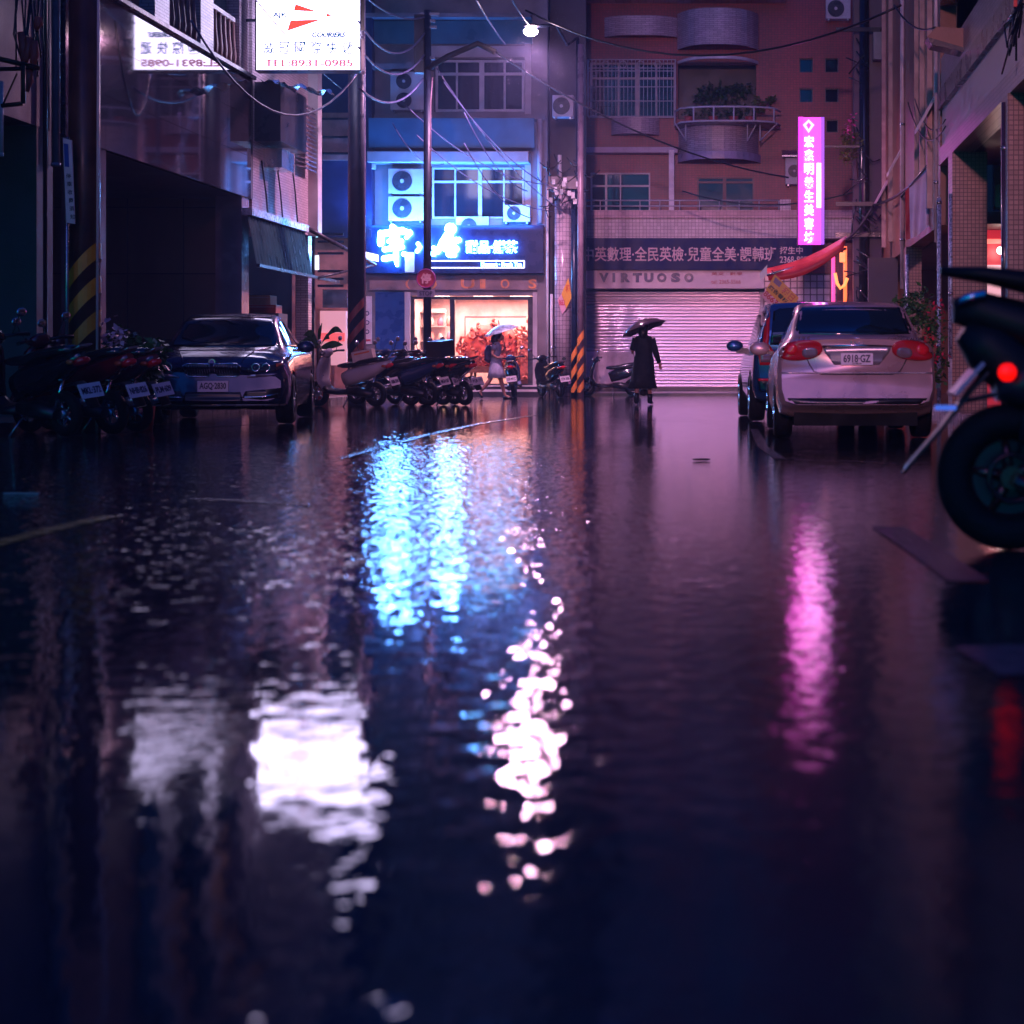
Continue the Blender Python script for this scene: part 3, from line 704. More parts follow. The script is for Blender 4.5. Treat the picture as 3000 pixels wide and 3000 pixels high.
wpart(foliage((X(2240), D-.5, Z(312)), (.35,.25,.3), 200, .12, 23), 'leaves', leafy, bp_)

# ================================================================ gap between the two end buildings, round column, striped posts
D = 47.0
t = thing('recessed_wall', 'dark blue wall in the gap behind the round tiled column', 'wall', (X(1650), D, 0))
wpart(MB().box(X(1598), X(1716), D, D+.2, 0, 24), 'wall', conc_dark, t)
D = 44.2
t = thing('round_column', 'round pale tiled column at the corner between the two end buildings', 'column', (X(1649), D, 0))
wpart(MB().tube([(X(1649),D,0.0),(X(1649),D,Z(556))], .215, 28), 'shaft', col_tile, t)
wpart(MB().disc((X(1655), D-.218, Z(1052)), .055, .02), 'dark_patch', black, t)
wpart(MB().box(X(1610), X(1700), D-.25, D+.6, Z(556), Z(520)), 'beam', concrete, t)
ps = thing('rental_poster', 'yellow and pink diamond rental poster wrapped on the round tiled column', 'poster', (X(1658), D-.23, Z(880)))
def diamond(cx, cz, hw, hh, y, mat, nm, t, split=None, curve=0):
    mb = MB(); pts = [(cx, cz+hh), (cx+hw*.8, cz+hh*.1), (cx, cz-hh), (cx-hw*.8, cz-hh*.1)]
    mb.prism(pts[::-1], y, y+.012, 'y'); return wpart(mb, nm, mat, t)
ypos = pm('yellow_poster', (0.75, 0.38, 0.03), .45, var=.12); ppos = pm('pink_poster', (0.70,0.38,0.45), .45, var=.12)
mb = MB().prism([(X(1668),Z(815)),(X(1678),Z(872)),(X(1662),Z(905)),(X(1648),Z(862))][::-1], D-.25, D-.235, 'y'); wpart(mb, 'yellow_sheet', ypos, ps)
mb = MB().prism([(X(1647.6),Z(863)),(X(1661.6),Z(906)),(X(1650),Z(922)),(X(1636),Z(880))][::-1], D-.25, D-.235, 'y'); wpart(mb, 'pink_sheet', ppos, ps)
wpart(text_mb('租', X(1660), X(1674), Z(858), Z(835), D-.26, .008, .03), 'lettering', pm('orange_ink', (0.6,0.12,0.02), .4), ps)
wpart(text_mb('8663', X(1641), X(1657), Z(896), Z(878), D-.26, .008, .03), 'lettering', pm('sign_red', (0.5,0.03,0.05), .4), ps)
stripeo = pm('orange_reflective', (0.85, 0.28, 0.05), .35, var=.2)
def striped_post(px, wd, d, top, s0, s1, n, label, pole_mat, smat=None, slant=1.0, z_end=0.0, name='striped_post', bandh=.5):
    x = wx(px, d); r = wd*d/5000/2
    t = thing(name, label, 'post' if name != 'utility_pole' else 'utility pole', (x, d, 0))
    wpart(MB().tube([(x,d,0),(x,d,wz(top,d))], [r, r*.92], 20), 'shaft', pole_mat, t)
    z0, z1 = wz(s1,d), wz(s0,d); h = (z1-z0)/n; mb = MB(); N = 24; rr = r+.006
    for k in range(n):
        zb = z0+k*h
        for i in range(N):
            a0, a1 = 2*math.pi*i/N, 2*math.pi*(i+1)/N
            f0 = slant*h*(math.cos(a0)*1.1); f1 = slant*h*(math.cos(a1)*1.1)
            L = []
            for a, f in ((a0,f0),(a1,f1)):
                for q in (0, bandh*h):
                    zz = min(max(zb+f+q, z0), z1); L.append((x+rr*math.cos(a), d+rr*math.sin(a), zz))
            if L[0][2] == L[1][2] and L[2][2] == L[3][2]: continue
            mb.add([L[0],L[2],L[3],L[1]], [(0,1,2,3)], True)
    wpart(mb, 'warning_stripes', smat or stripeo, t); return t
striped_post(1682, 17, 43.6, 560, 1000, 1150, 3, 'thin dark post with orange stripes just right of the round column', pm('blue_black_paint', (0.01,0.02,0.05), .3), slant=.28)
striped_post(1701, 19, 43.2, 130, 955, 1150, 4, 'tall purple-grey post with orange stripes beside the roller shutter', pm('grey_post', (0.26,0.18,0.22), .3), slant=.28)
D = 43.9
for i, (a, r_, z_, lab) in enumerate(((1612,.035,860,'thin grey vertical conduit left of the round tiled column'),(1600,.03,540,'tall thin pipe running up between the two end buildings'),(1636,.05,450,'short thick white pipe above the round tiled column'))):
    p = MB().tube([(X(a),D+.3,0 if i < 2 else Z(560)),(X(a),D+.3,Z(z_))], r_, 8).build('conduit', white_al); tag(p, lab, 'pipe')
# cable clutter over the column
rnd = random.Random(5)
cc = thing('cable_bundle', 'messy knot of cables and junction boxes above the round tiled column', 'cables', (X(1660), 43, Z(560)))
mb = MB()
for i in range(26):
    p0 = Vector((X(rnd.uniform(1600,1710)), 43.4+rnd.uniform(-.2,.3), Z(rnd.uniform(470,620))))
    q = Vector((rnd.uniform(-.5,.5), rnd.uniform(-.1,.1), rnd.uniform(-.3,.3))); mb.tube([p0, p0+q*.5+Vector((0,0,-.15)), p0+q], .014, 5)
wpart(mb, 'loose_cable', black, cc)
for i in range(12): wpart(MB().cbox(X(rnd.uniform(1605,1705)), 43.2+rnd.uniform(-.2,.2), Z(rnd.uniform(490,600)), .09, .08, .13), 'junction_box', steel, cc)

# ================================================================ left: granite-clad building over an arcade (plane x = XL)
XL = -9.7
def dl(px): return -5000*XL/(2180-px)                     # distance at which the left frontage is seen at px
gran = pm('polished_granite', (0.045, 0.035, 0.05), 0.045, var=.45, scale=14, spec=.9, ior=1.7)
t = thing('granite_building', 'left building with a polished granite band above a dark arcade', 'building', (XL, 29, 0))
GB = t
y0, y1 = 24.4, dl(736)
zt, zb = 6.42, 4.08
N = 6
pn = MB()
for i in range(N):
    a = y0+(y1-y0)*i/N; b = y0+(y1-y0)*(i+1)/N-.006
    for c, d_ in ((zb, zb+.82), (zb+.826, zb+1.6), (zb+1.606, zt)): pn.box(XL-.1, XL, a, b, c, d_)
wpart(pn, 'granite_band', gran, t)
wpart(MB().box(XL-.11, XL+.09, y0, y1+.05, zt, zt+.07), 'coping', dark_al, t)
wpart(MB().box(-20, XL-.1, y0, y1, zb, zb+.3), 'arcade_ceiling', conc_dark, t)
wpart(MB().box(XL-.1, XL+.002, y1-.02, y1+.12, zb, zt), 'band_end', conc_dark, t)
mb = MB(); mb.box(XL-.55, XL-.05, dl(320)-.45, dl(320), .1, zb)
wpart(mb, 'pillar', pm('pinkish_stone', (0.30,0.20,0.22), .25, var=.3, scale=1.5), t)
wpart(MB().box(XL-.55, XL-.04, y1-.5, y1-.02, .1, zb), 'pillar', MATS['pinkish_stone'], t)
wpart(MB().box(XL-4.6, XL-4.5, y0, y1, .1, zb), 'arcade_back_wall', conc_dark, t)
wpart(MB().box(XL-4.5, XL-.56, y1-.1, y1+.1, .1, zb), 'arcade_end_wall', tile('arcade_stone', (0.20,0.12,0.09), (0.05,0.03,0.03), (1.1,1.3), 'XZ', .35, .03), t)
# storey above the band
ux = XL-.35; zu = zt+.07
wpart(MB().box(ux-.3, ux, y0, y1, zu, 21), 'upper_wall', pm('tan_ribbed_wall', (0.42,0.20,0.13), .4, var=.3, scale=2), t)
for a, b in ((470,512),(603,640),(715,742)):
    wpart(MB().box(ux, ux+.26, dl(a), dl(b), zu, 14), 'tiled_pier', strip_tile, t)
for a, b in ((516,598),(645,712)):
    d0, d1 = dl(a), dl(b); mb = MB(); mb.box(ux+.0, ux+.03, d0, d1, zu+.5, zu+2.4); wpart(mb, 'window', winglass, t)
    mb = MB(); mb.box(ux+.1, ux+.2, d0, d1, zu+.95, zu+1.03); wpart(mb, 'balustrade_rail', white_al, t)
    k = int((d1-d0)/.28); mb = MB()
    for i in range(k+1):
        y = d0+(d1-d0)*i/k; mb.tube([(ux+.15,y,zu),(ux+.15,y,zu+.3),(ux+.15,y,zu+.6),(ux+.15,y,zu+.95)], [.05,.08,.05,.04], 8)
    wpart(mb, 'balusters', pm('brown_baluster', (0.30,0.14,0.13), .3), t)
# ---- near-left building
t = thing('near_left_building', 'dark grey-purple building at the far left edge with arcade below', 'building', (XL, 20, 0))
NB = t
wpart(MB().box(XL-.3, XL-.05, 10, y0-.05, 4.1, 21), 'upper_wall', pm('purple_grey_render', (0.13,0.11,0.15), .45, var=.4, scale=1.4, bump=.5), t)
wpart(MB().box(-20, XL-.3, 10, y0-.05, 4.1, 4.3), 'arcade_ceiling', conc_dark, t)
wpart(MB().box(XL-5, XL-4.9, 10, y0, .1, 4.1), 'arcade_back_wall', pm('arcade_teal_glow', (0.03,0.07,0.075), .4, var=.4), t)  # teal glow of the arcade is put into the back wall's colour
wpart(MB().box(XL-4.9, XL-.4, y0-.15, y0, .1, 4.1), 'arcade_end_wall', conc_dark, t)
for a in (dl(120)-.0, 16.2): wpart(MB().box(XL-.6, XL-.06, a, a+.55, .1, 4.1), 'pillar', conc_dark, t)
wpart(MB().box(XL-1.9, XL-1.7, 20.9, 21.0, 1.0, 2.7), 'glass_panel', pm('pale_glass_panel', (0.35,0.45,0.55), .1), t)
def side_pipe(px, r, z0, z1, label, mat, x=XL+.02, flange=False):
    d = -5000*(x)/(2180-px); p = thing('drainpipe', label, 'pipe', (x, d, z0))
    wpart(MB().tube([(x,d,z0),(x,d,z1)], r, 14), 'pipe', mat, p)
    if flange: wpart(MB().tube([(x,d,z0-.0),(x,d,z0+.05)], r*1.18, 14), 'collar', mat, p)
side_pipe(163, .058, wz(457,22.8), 12, 'thick pale drainpipe ending above the dark left arcade', pm('grey_pvc', (0.28,0.26,0.34), .35), flange=True)
side_pipe(132, .03, .1, 12, 'thin black pipe beside the thick pale drainpipe', black)
side_pipe(3, .03, wz(452,22), wz(230,22), 'short pale pipe at the extreme left edge', white_al, flange=True)
bk = thing('wall_bracket', 'black and yellow steel bracket frame projecting from the near left wall', 'bracket', (XL, 22, wz(310,22)))
mb = MB(); d = 21.6
def q_(px, py, dd=21.6): return (wx(px,dd), dd, wz(py,dd))
mb.tube([q_(-20,168), q_(115,200,21.9)], .035, 6); mb.tube([q_(5,310), q_(68,303)], .03, 6); mb.tube([q_(68,303), q_(68,192)], .03, 6); mb.tube([q_(8,308), q_(50,215)], .012, 5); mb.tube([q_(115,200,21.9), (XL-.1,22.0,wz(200,21.9))], .03, 6)
wpart(mb, 'steel_frame', pm('rusty_yellow_steel', (0.05,0.035,0.01), .4, .5), bk)
rg_ = thing('cable_bundle', 'bundle of orange-red sleeves and dark cables hanging on the near left wall', 'cables', (XL+.1, 22, wz(200,22)))
for i, (a, b, c, d_) in enumerate(((60,95,70,180),(85,110,72,190),(100,120,95,200),(84,205,78,268),(112,50,105,88))):
    sp_ = MB().tube([q_(a,b,21.9), q_((a+c)/2+4,(b+d_)/2,21.9), q_(c,d_,21.9)], [.045,.06,.03], 8); wpart(sp_, 'orange_sleeve', pm('orange_sleeve', (0.62,0.10,0.06), .45), rg_)
mb = MB(); rnd = random.Random(3)
for i in range(12):
    a = rnd.uniform(20,130); mb.tube([q_(a,-10,21.95), q_(a+rnd.uniform(-14,14),100,21.95), q_(a+rnd.uniform(-10,20),rnd.uniform(160,230),21.95)], .012, 5)
wpart(mb, 'loose_cable', black, rg_)
# vertical street sign on its pole
d = 20.6; t = thing('parking_sign', 'narrow tilted white vertical sign with blue emblem left of the striped pole', 'sign', (wx(200,d), d, wz(655,d)))
pts = [(wx(184,d),wz(404,d)),(wx(210,d),wz(411,d)),(wx(219,d),wz(656,d)),(wx(194,d),wz(652,d))]
wpart(MB().prism(pts[::-1], d, d+.02, 'y'), 'sign_plate', pm('white_sign_board', (0.7,0.62,0.66), .4), t)
wpart(MB().prism([(wx(187,d),wz(420,d)),(wx(200,d),wz(422,d)),(wx(203,d),wz(490,d)),(wx(190,d),wz(488,d))][::-1], d-.006, d, 'y'), 'blue_emblem', pm('royal_blue', (0.02,0.05,0.35), .4), t)
for i, ch in enumerate('停車收費須知'):
    a = 201+i*2.4; z_ = 508+i*24; wpart(text_mb(ch, wx(a-7,d), wx(a+7,d), wz(z_+14,d), wz(z_,d), d-.006, .004, .01), 'lettering', pm('ink', (0.03,0.03,0.08), .5), t)
wpart(MB().tube([(wx(196,d)-.02,d+.05,.1),(wx(196,d)-.02,d+.05,wz(400,d))], .025, 8), 'pole', steel, t)
# big striped utility pole at left
polem = pm('rusty_brown_pole', (0.085, 0.035, 0.022), .38, var=.5, scale=4)
striped_post(247, 92, 21.0, -300, 712, 1012, 3, 'thick brown utility pole with black and amber stripes at left', polem, pm('amber_reflective', (0.75,0.30,0.02), .4, var=.25), .5, name='utility_pole', bandh=.5)
mb = MB().tube([(wx(290,20.9)+.03,20.75,0),(wx(298,20.9)+.03,20.75,9)], .016, 6).build('conduit', white_al); tag(mb, 'thin bright conduit running up the right side of the thick brown pole', 'pipe')

# ================================================================ white tiled block beyond, with vents and green awning
t = thing('white_tiled_building', 'narrow white tiled block with louvre vents beyond the granite building', 'building', (XL, 36, 0))
y2 = dl(917)
wpart(MB().box(XL-4, XL-.02, y1+.13, y2, 3.7, 21), 'wall', strip_tile, t)
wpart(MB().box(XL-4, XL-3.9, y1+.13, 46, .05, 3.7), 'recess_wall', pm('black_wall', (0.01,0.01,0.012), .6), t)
wpart(MB().box(XL-.30, XL-.03, y2-.3, y2, .1, 3.7), 'pillar', strip_tile, t)
mb = MB()
for k in range(15):
    z_ = wz(302+k*13, dl(880)); mb.prism([(XL-.02, z_), (XL+.22, z_-.08), (XL+.22, z_-.11), (XL-.02, z_-.03)], dl(868), dl(897), 'y')
wpart(mb, 'vent_louvres', steel, t)
mb = MB(); mb.box(XL-.02, XL+.5, dl(748), dl(828), wz(425,34.5), wz(255,34.5)); wpart(mb, 'window_box', pm('dark_box_metal', (0.02,0.02,0.035), .35), t)
mb = MB(); mb.box(XL-.02, XL+.35, dl(775), dl(812), wz(495,34.8), wz(440,34.8)); wpart(mb, 'vent_box', steel, t)
wpart(MB().box(XL-.02, XL+.2, dl(905), dl(917), 3.7, 21), 'corner_trim', render_pale, t)
mb = MB()
for a in (762, 806, 850): mb.tube([(XL+.03, dl(a), wz(470,dl(a))), (XL+.03, dl(a)+.3, wz(560,dl(a))), (XL+.03, dl(a)+.5, wz(650,dl(a)))], .018, 5)
wpart(mb, 'wall_cable', black, t)
aw = thing('green_awning', 'dark teal corrugated sheet awning hanging below the white tiled block', 'awning', (XL, 35, 2.9))
ya, yb2 = dl(706), dl(876); mb = MB(); n = 60; V = []
for i in range(n+1):
    y = ya+(yb2-ya)*i/n; o = .03*math.sin(i*math.pi/1.5); V += [(XL+.12+o, y, 3.72), (XL+.30+o, y, 2.75)]
mb.add(V, [(2*i, 2*i+2, 2*i+3, 2*i+1) for i in range(n)], True); wpart(mb, 'corrugated_sheet', pm('teal_sheet', (0.015,0.06,0.065), .3, var=.4), aw)
wpart(MB().box(XL+.02, XL+.22, ya, yb2, 3.70, 3.84), 'top_gutter', pm('pale_gutter', (0.45,0.45,0.5), .3, var=.6, scale=12, bump=.6), aw)
mb = MB(); mb.box(XL+.28, XL+.36, ya, yb2+2.2, 2.70, 2.76); mb.tube([(XL+.2,yb2,3.78),(XL+.9,yb2+3.5,3.2)], .05, 6); mb.tube([(XL+.9,yb2+3.5,3.2),(XL+.34,yb2+.2,2.72)], .03, 6); wpart(mb, 'awning_frame', dark_al, aw)
lm = thing('wall_lamp', 'small bright bluish lamp at the end of the green awning', 'lamp', (XL+.55, yb2+1.0, wz(690,dl(925))))
wpart(MB().ball((wx(928,39.3), 39.3, wz(677,39.3)), .07, 10, 8, (.8,.8,2.2)), 'lamp_tube', em('tube_cyan', (0.45,0.9,1.0), 1.6), lm)
wpart(MB().box(wx(918,39.3), wx(924,39.3), 39.25, 39.35, wz(690,39.3), wz(662,39.3)), 'lamp_holder', dark_al, lm)
# cartons
for k, (a, b, c, d_, m_, lab) in enumerate(((704,792,865,893,pm('cardboard',(0.42,0.27,0.18),.6),'wide tan cardboard box stacked above the red crate behind the grey saloon'),(704,808,893,918,pm('red_crate',(0.40,0.05,0.04),.45),'low red crate under the cardboard box behind the grey saloon'))):
    dd = 36.2; o = thing('storage_box', lab, 'box', (wx((a+b)/2,dd), dd, wz(d_,dd)))
    wpart(MB().box(wx(a,dd), wx(b,dd), dd, dd+.5, wz(d_,dd)+.005, wz(c,dd)), 'box_body', m_, o, bevel=.01)
    wpart(MB().box(wx(a,dd)+.03, wx(b,dd)-.03, dd-.004, dd+.504, wz(c,dd)-.05, wz(c,dd)-.04), 'box_tape', render_pale, o)
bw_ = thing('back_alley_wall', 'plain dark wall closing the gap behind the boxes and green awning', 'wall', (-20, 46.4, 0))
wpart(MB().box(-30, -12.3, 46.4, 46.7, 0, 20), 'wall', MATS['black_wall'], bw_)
tr_ = thing('shop_stand', 'dark wooden stand under the boxes behind the grey saloon', 'stand', (wx(750,36.2), 36.2, 0))
wpart(MB().box(wx(700,36.2), wx(820,36.2), 36.1, 36.8, .1, wz(918,36.2)), 'stand_body', conc_dark, tr_)
# small lit stall in the gap (left of dark utility pole)
D = 45.0
t = thing('corner_stall', 'small cluttered lit stall at the far left corner behind the dark pole', 'stall', (X(970), D, 0))
wpart(MB().box(X(820), X(1072), D+1.2, D+1.3, 0, 5.6), 'back_wall', pm('salmon_render', (0.50,0.22,0.18), .45, var=.3), t)
wpart(MB().box(X(800), X(1074), D+.6, D+1.1, Z(690), 22), 'upper_wall', pm('night_blue_render', (0.02,0.03,0.09), .45), t)
wpart(MB().box(X(914), X(1024), D+.5, D+.6, Z(462), Z(322)), 'slatted_wall', pm('salmon_render', (0.50,0.22,0.18), .45), t)
mb = MB()
for q in (338, 392, 440): mb.box(X(914), X(1024), D+.42, D+.5, Z(q+6), Z(q))
wpart(mb, 'dark_slats', black, t)
mb = MB(); mb.box(X(932), X(1008), D+.2, D+.5, Z(1070), Z(910)); wpart(mb, 'counter_glow', em('stall_glow', (1,.42,.5), .55, (.6,.4,.4)), t)  # counter emits weakly, imitating the light inside the stall
mb = MB(); mb.box(X(934), X(1006), D+.4, D+.5, Z(900), Z(846)); wpart(mb, 'steel_hood', steel, t)
mb = MB()
for q in (684, 706, 740, 792, 815, 835): mb.box(X(936), X(1010), D-.2, D-.1, Z(q+7), Z(q))
wpart(mb, 'shelf_slats', black, t)
mb = MB(); mb.box(X(878), X(902), D+.1, D+.2, Z(950), Z(850)); wpart(mb, 'orange_interior_glow', em('stall_orange', (1,.30,.13), 1.3, (.5,.3,.2)), t)  # glowing block stands for the orange-lit interior
mb = MB(); mb.box(X(886), X(912), D, D+.1, Z(835), Z(750)); mb.box(X(918), X(932), D, D+.1, Z(790), Z(748)); mb.box(X(866), X(880), D, D+.1, Z(762), Z(744)); wpart(mb, 'window_glow_panel', em('stall_white', (.75,.8,1), 1.7, (.5,.5,.5)), t)  # emissive panels stand for bright windows and crates
mb = MB()
for a in (870, 905, 915): mb.box(X(a), X(a)+.09, D-.15, D-.05, 0, Z(690))
wpart(mb, 'stall_post', black, t)
wpart(MB().box(X(936), X(1006), D+.12, D+.18, Z(1000), Z(975)), 'red_goods_glow', em('stall_red', (1,.12,.12), .8, (.4,.1,.1)), t)  # goods made emissive so that they seem lit

# ================================================================ right building (plane x = XR)
XR = 3.3
def dr_(px): return 5000*XR/(px-2180)
t = thing('right_building', 'brown ribbed building down the right side above a tiled arcade', 'building', (XR, 30, 0))
RG = t
brown = pm('brown_render', (0.20, 0.085, 0.045), .42, var=.35, scale=1.2, bump=.3)
wpart(MB().box(XR+.05, XR+.4, dr_(2746), dr_(2563), 3.2, 22), 'upper_wall', brown, t)
wpart(MB().box(XR+.3, XR+8, dr_(2563)-.3, dr_(2563), 0, 22), 'end_wall', brown, t)
rb = MB()
for a, w_ in ((2566,.05),(2588,.03),(2608,.03),(2684,.03),(2700,.03),(2722,.03)): rb.box(XR-.04, XR+.05, dr_(a)-w_, dr_(a)+w_, 3.6, 22)
wpart(rb, 'rib', pm('pale_rib', (0.40,0.28,0.24), .25), t)
# stepped ledges seen edge-on
lm_ = MB()
for a, z_ in ((2536,7.9),(2590,4.6),(2634,4.9),(2724,5.0)):
    d = dr_(a); lm_.prism([(XR-.25, z_), (XR+.05, z_+.55), (XR+.05, z_+.45), (XR-.25, z_-.08)], d-.4, d+.2, 'y')
wpart(lm_, 'window_sill', render_pale, t)
# near part: beams and walls over the arcade
yn0, yn1 = 8.0, dr_(2750)
b1 = tile('beam_tile', (0.30,0.22,0.24), (0.10,0.06,0.08), (0.12,0.06), 'N', .3, .012)
wpart(MB().box(XR, XR+.35, yn0, yn1, 4.18, 4.46), 'beam', b1, t)
wpart(MB().box(XR+.06, XR+.4, yn0, yn1, 4.46, 5.12), 'wall_panel', pm('mauve_render', (0.24,0.17,0.20), .4, var=.3), t)
wpart(MB().box(XR-.02, XR+.4, yn0, yn1, 5.12, 5.42), 'beam', pm('dark_beam', (0.03,0.025,0.03), .3), t)
wpart(MB().box(XR+.04, XR+.4, yn0, yn1, 5.42, 6.0), 'wall_panel', b1, t)
wpart(MB().box(XR+.3, XR+.5, yn0, yn1, 6.0, 22), 'upper_wall', pm('tan_wall', (0.40,0.26,0.22), .4, var=.3), t)
wpart(MB().box(XR-.0, XR+.35, yn0, yn1, 6.9, 7.1), 'beam', pm('dark_beam', (0.03,0.025,0.03), .3), t)
wpart(MB().box(XR+.3, XR+.31, yn1-3, yn1-.1, 6.0, 12), 'pier_face', pm('pale_pier', (0.5,0.40,0.42), .35), t)
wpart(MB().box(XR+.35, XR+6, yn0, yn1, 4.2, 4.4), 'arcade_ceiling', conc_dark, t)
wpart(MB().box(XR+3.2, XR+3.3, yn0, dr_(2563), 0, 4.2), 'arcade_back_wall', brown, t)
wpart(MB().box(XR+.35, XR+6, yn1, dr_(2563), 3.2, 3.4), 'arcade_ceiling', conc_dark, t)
def pillar(px0, px1, d, top=4.18):
    return wpart(MB().box(wx(px0,d), wx(px1,d), d, d+.55, .1, top), 'pillar', pil_tile, t)
pillar(2790, 2892, 27.0); pillar(2952, 3080, 21.2)
pillar(2655, 2700, 34.5, 3.2)
rp = MB(); rp.box(wx(2650,29.5), wx(2760,29.5), 38, 38.3, .1, 3.2); wpart(rp, 'inner_wall', conc_dark, t)
def rpipe(px, r, z0, label, mat, d=None, z1=12.0):
    d = d or dr_(px); x = wx(px, d); p = thing('drainpipe', label, 'pipe', (x, d, z0))
    wpart(MB().tube([(x,d-.06,z0),(x,d-.06,z1)], r, 12), 'pipe', mat, p)
    z = z0+1
    while z < min(z1, 8): wpart(MB().tube([(x,d-.06,z),(x,d-.06,z+.05)], r*1.3, 12), 'pipe_clamp', steel, p); z += 2.4
wpipe = pm('pale_pvc', (0.55,0.46,0.48), .28, var=.2)
rpipe(2643, .046, 2.4, 'long pale drainpipe down the middle of the brown ribbed wall', wpipe)
rpipe(2741, .032, 2.9, 'pale drainpipe at the near end of the brown ribbed wall', wpipe, 29.2)
wetstrip = pm('wet_blue_strip', (0.35,0.42,0.55), .18, .3, var=.8, scale=30, bump=1.0, bscale=60)
rpipe(2750, .036, .1, 'wet shiny post at the front of the right arcade left of the tiled pillar', wetstrip, 28.6, 3.6)
rpipe(2784, .030, .9, 'wet glittering strip down the left edge of the tiled pillar', wetstrip, 26.9, 3.5)
rpipe(2657, .034, .9, 'wet post below the hanging white flag', wetstrip, 33.9, 3.0)
rpipe(2940, .034, .1, 'dark shiny downpipe left of the nearest tiled pillar', pm('dark_shiny_pipe', (0.05,0.03,0.05), .15), 21.5, 4.1)
# stall lit red between the pillars
D = 30.0
t = thing('red_stall', 'red-lit little shop front seen between the two tiled pillars', 'stall', (X(2915), D, 0))
wpart(MB().box(X(2860), X(2990), D+.3, D+.4, .1, 3.4), 'back_wall', em('stall_wall_red_glow', (1.0,0.05,0.10), .35, (.5,.05,.06)), t)  # wall emits red in place of the light falling on it
wpart(MB().box(X(2880), X(2960), D, D+.2, Z(712), Z(700)), 'lit_header', em('stall_header', (1.0,.16,.12), 1.6), t)
wpart(MB().box(X(2886), X(2935), D+.1, D+.2, Z(872), Z(775)), 'lit_menu', em('stall_menu', (1,.45,.55), .9, (.5,.4,.4)), t)
wpart(MB().ball((X(2929), D-.1, Z(735)), .065, 12, 8), 'light_bulb', em('bulb', (1,.85,.8), 30), t)
gbx = thing('meter_box', 'pale meter box on the wall under the right arcade', 'box', (X(2900), 27.6, Z(620)))
wpart(MB().box(X(2888), X(2912), 29, 29.2, Z(630), Z(500)), 'box_body', pm('green_grey_metal', (0.12,0.17,0.17), .35), gbx, bevel=.01)
wpart(MB().box(X(2891), X(2909), 28.985, 29, Z(622), Z(560)), 'box_door', steel, gbx)
# flag hanging
t = thing('flag', 'white cloth banner with red edge hanging limp under the right building', 'flag', (wx(2685,31), 31, wz(690,31)))
mb = MB(); n = 12; m_ = 12; V = []; d = 31.0
TL, TR, BRr, BLl = (2652,560), (2722,472), (2724,655), (2655,703)
for j in range(m_+1):
    for i in range(n+1):
        u, v = i/n, j/m_
        a = (TL[0]*(1-u)+TR[0]*u)*(1-v) + (BLl[0]*(1-u)+BRr[0]*u)*v; b = (TL[1]*(1-u)+TR[1]*u)*(1-v) + (BLl[1]*(1-u)+BRr[1]*u)*v
        b += 10*math.sin(u*math.pi)*(v)
        V.append((wx(a,d), d+.06*math.sin(u*11+v*2)*(.3+v), wz(b,d)))
fc = [(j*(n+1)+i, j*(n+1)+i+1, (j+1)*(n+1)+i+1, (j+1)*(n+1)+i) for j in range(m_) for i in range(n)]
f1 = MB().add(V, [f for k, f in enumerate(fc) if k % n > 1], True); f2 = MB().add(V, [f for k, f in enumerate(fc) if k % n <= 1], True)
wpart(f1, 'cloth', pm('lilac_cloth', (0.58,0.52,0.70), .6, var=.15), t); wpart(f2, 'red_edge', pm('red_cloth', (0.40,0.03,0.04), .6), t)
wpart(MB().tube([(wx(2640,31.2),31.2,wz(578,31.2)),(wx(2760,30.4),30.4,wz(432,30.4))], .022, 6), 'pole', steel, t)
# neon and lantern right of the red building
D = 42.5
for a, z0_, z1_, c, s_, lab in ((2441,1000,752,(1,.04,.22),2.6,'thin vertical pink-red neon tube left of the dark right pole'),(2476,905,722,(1,.12,.03),2.6,'vertical orange-red neon tube under the red awning')):
    o = thing('neon_tube', lab, 'neon tube', (X(a), D, Z(z0_)))
    wpart(MB().tube([(X(a),D,Z(z0_)),(X(a),D,Z(z1_))], .045, 8), 'glass_tube', em('neon_%d'%a, c, s_), o)
    wpart(MB().box(X(a)-.05, X(a)+.05, D+.05, D+.12, Z(z0_), Z(z1_)), 'backing', dark_al, o)
o = thing('paper_lantern', 'small square orange lantern under the end of the red awning', 'lantern', (X(2468), D, Z(765)))
wpart(MB().box(X(2460), X(2476), D-.1, D+.1, Z(768), Z(740)), 'lantern_shade', em('orange_lan', (1,.28,.1), 1.6, (.6,.3,.1)), o, bevel=.02)
wpart(MB().tube([(X(2468),D,Z(740)),(X(2468),D,Z(715))], .008, 5), 'cord', black, o)
mb = MB(); pts = [(2446,800),(2452,830),(2462,845),(2474,835),(2482,815)]
o = thing('neon_tube', 'curved orange neon tube shaped like a letter beside the red neon', 'neon tube', (X(2464), D, Z(850)))
wpart(MB().tube([(X(a),D-.05,Z(b)) for a, b in pts], .04, 8), 'glass_tube', em('neon_cur', (1,.25,.06), 2.4), o)
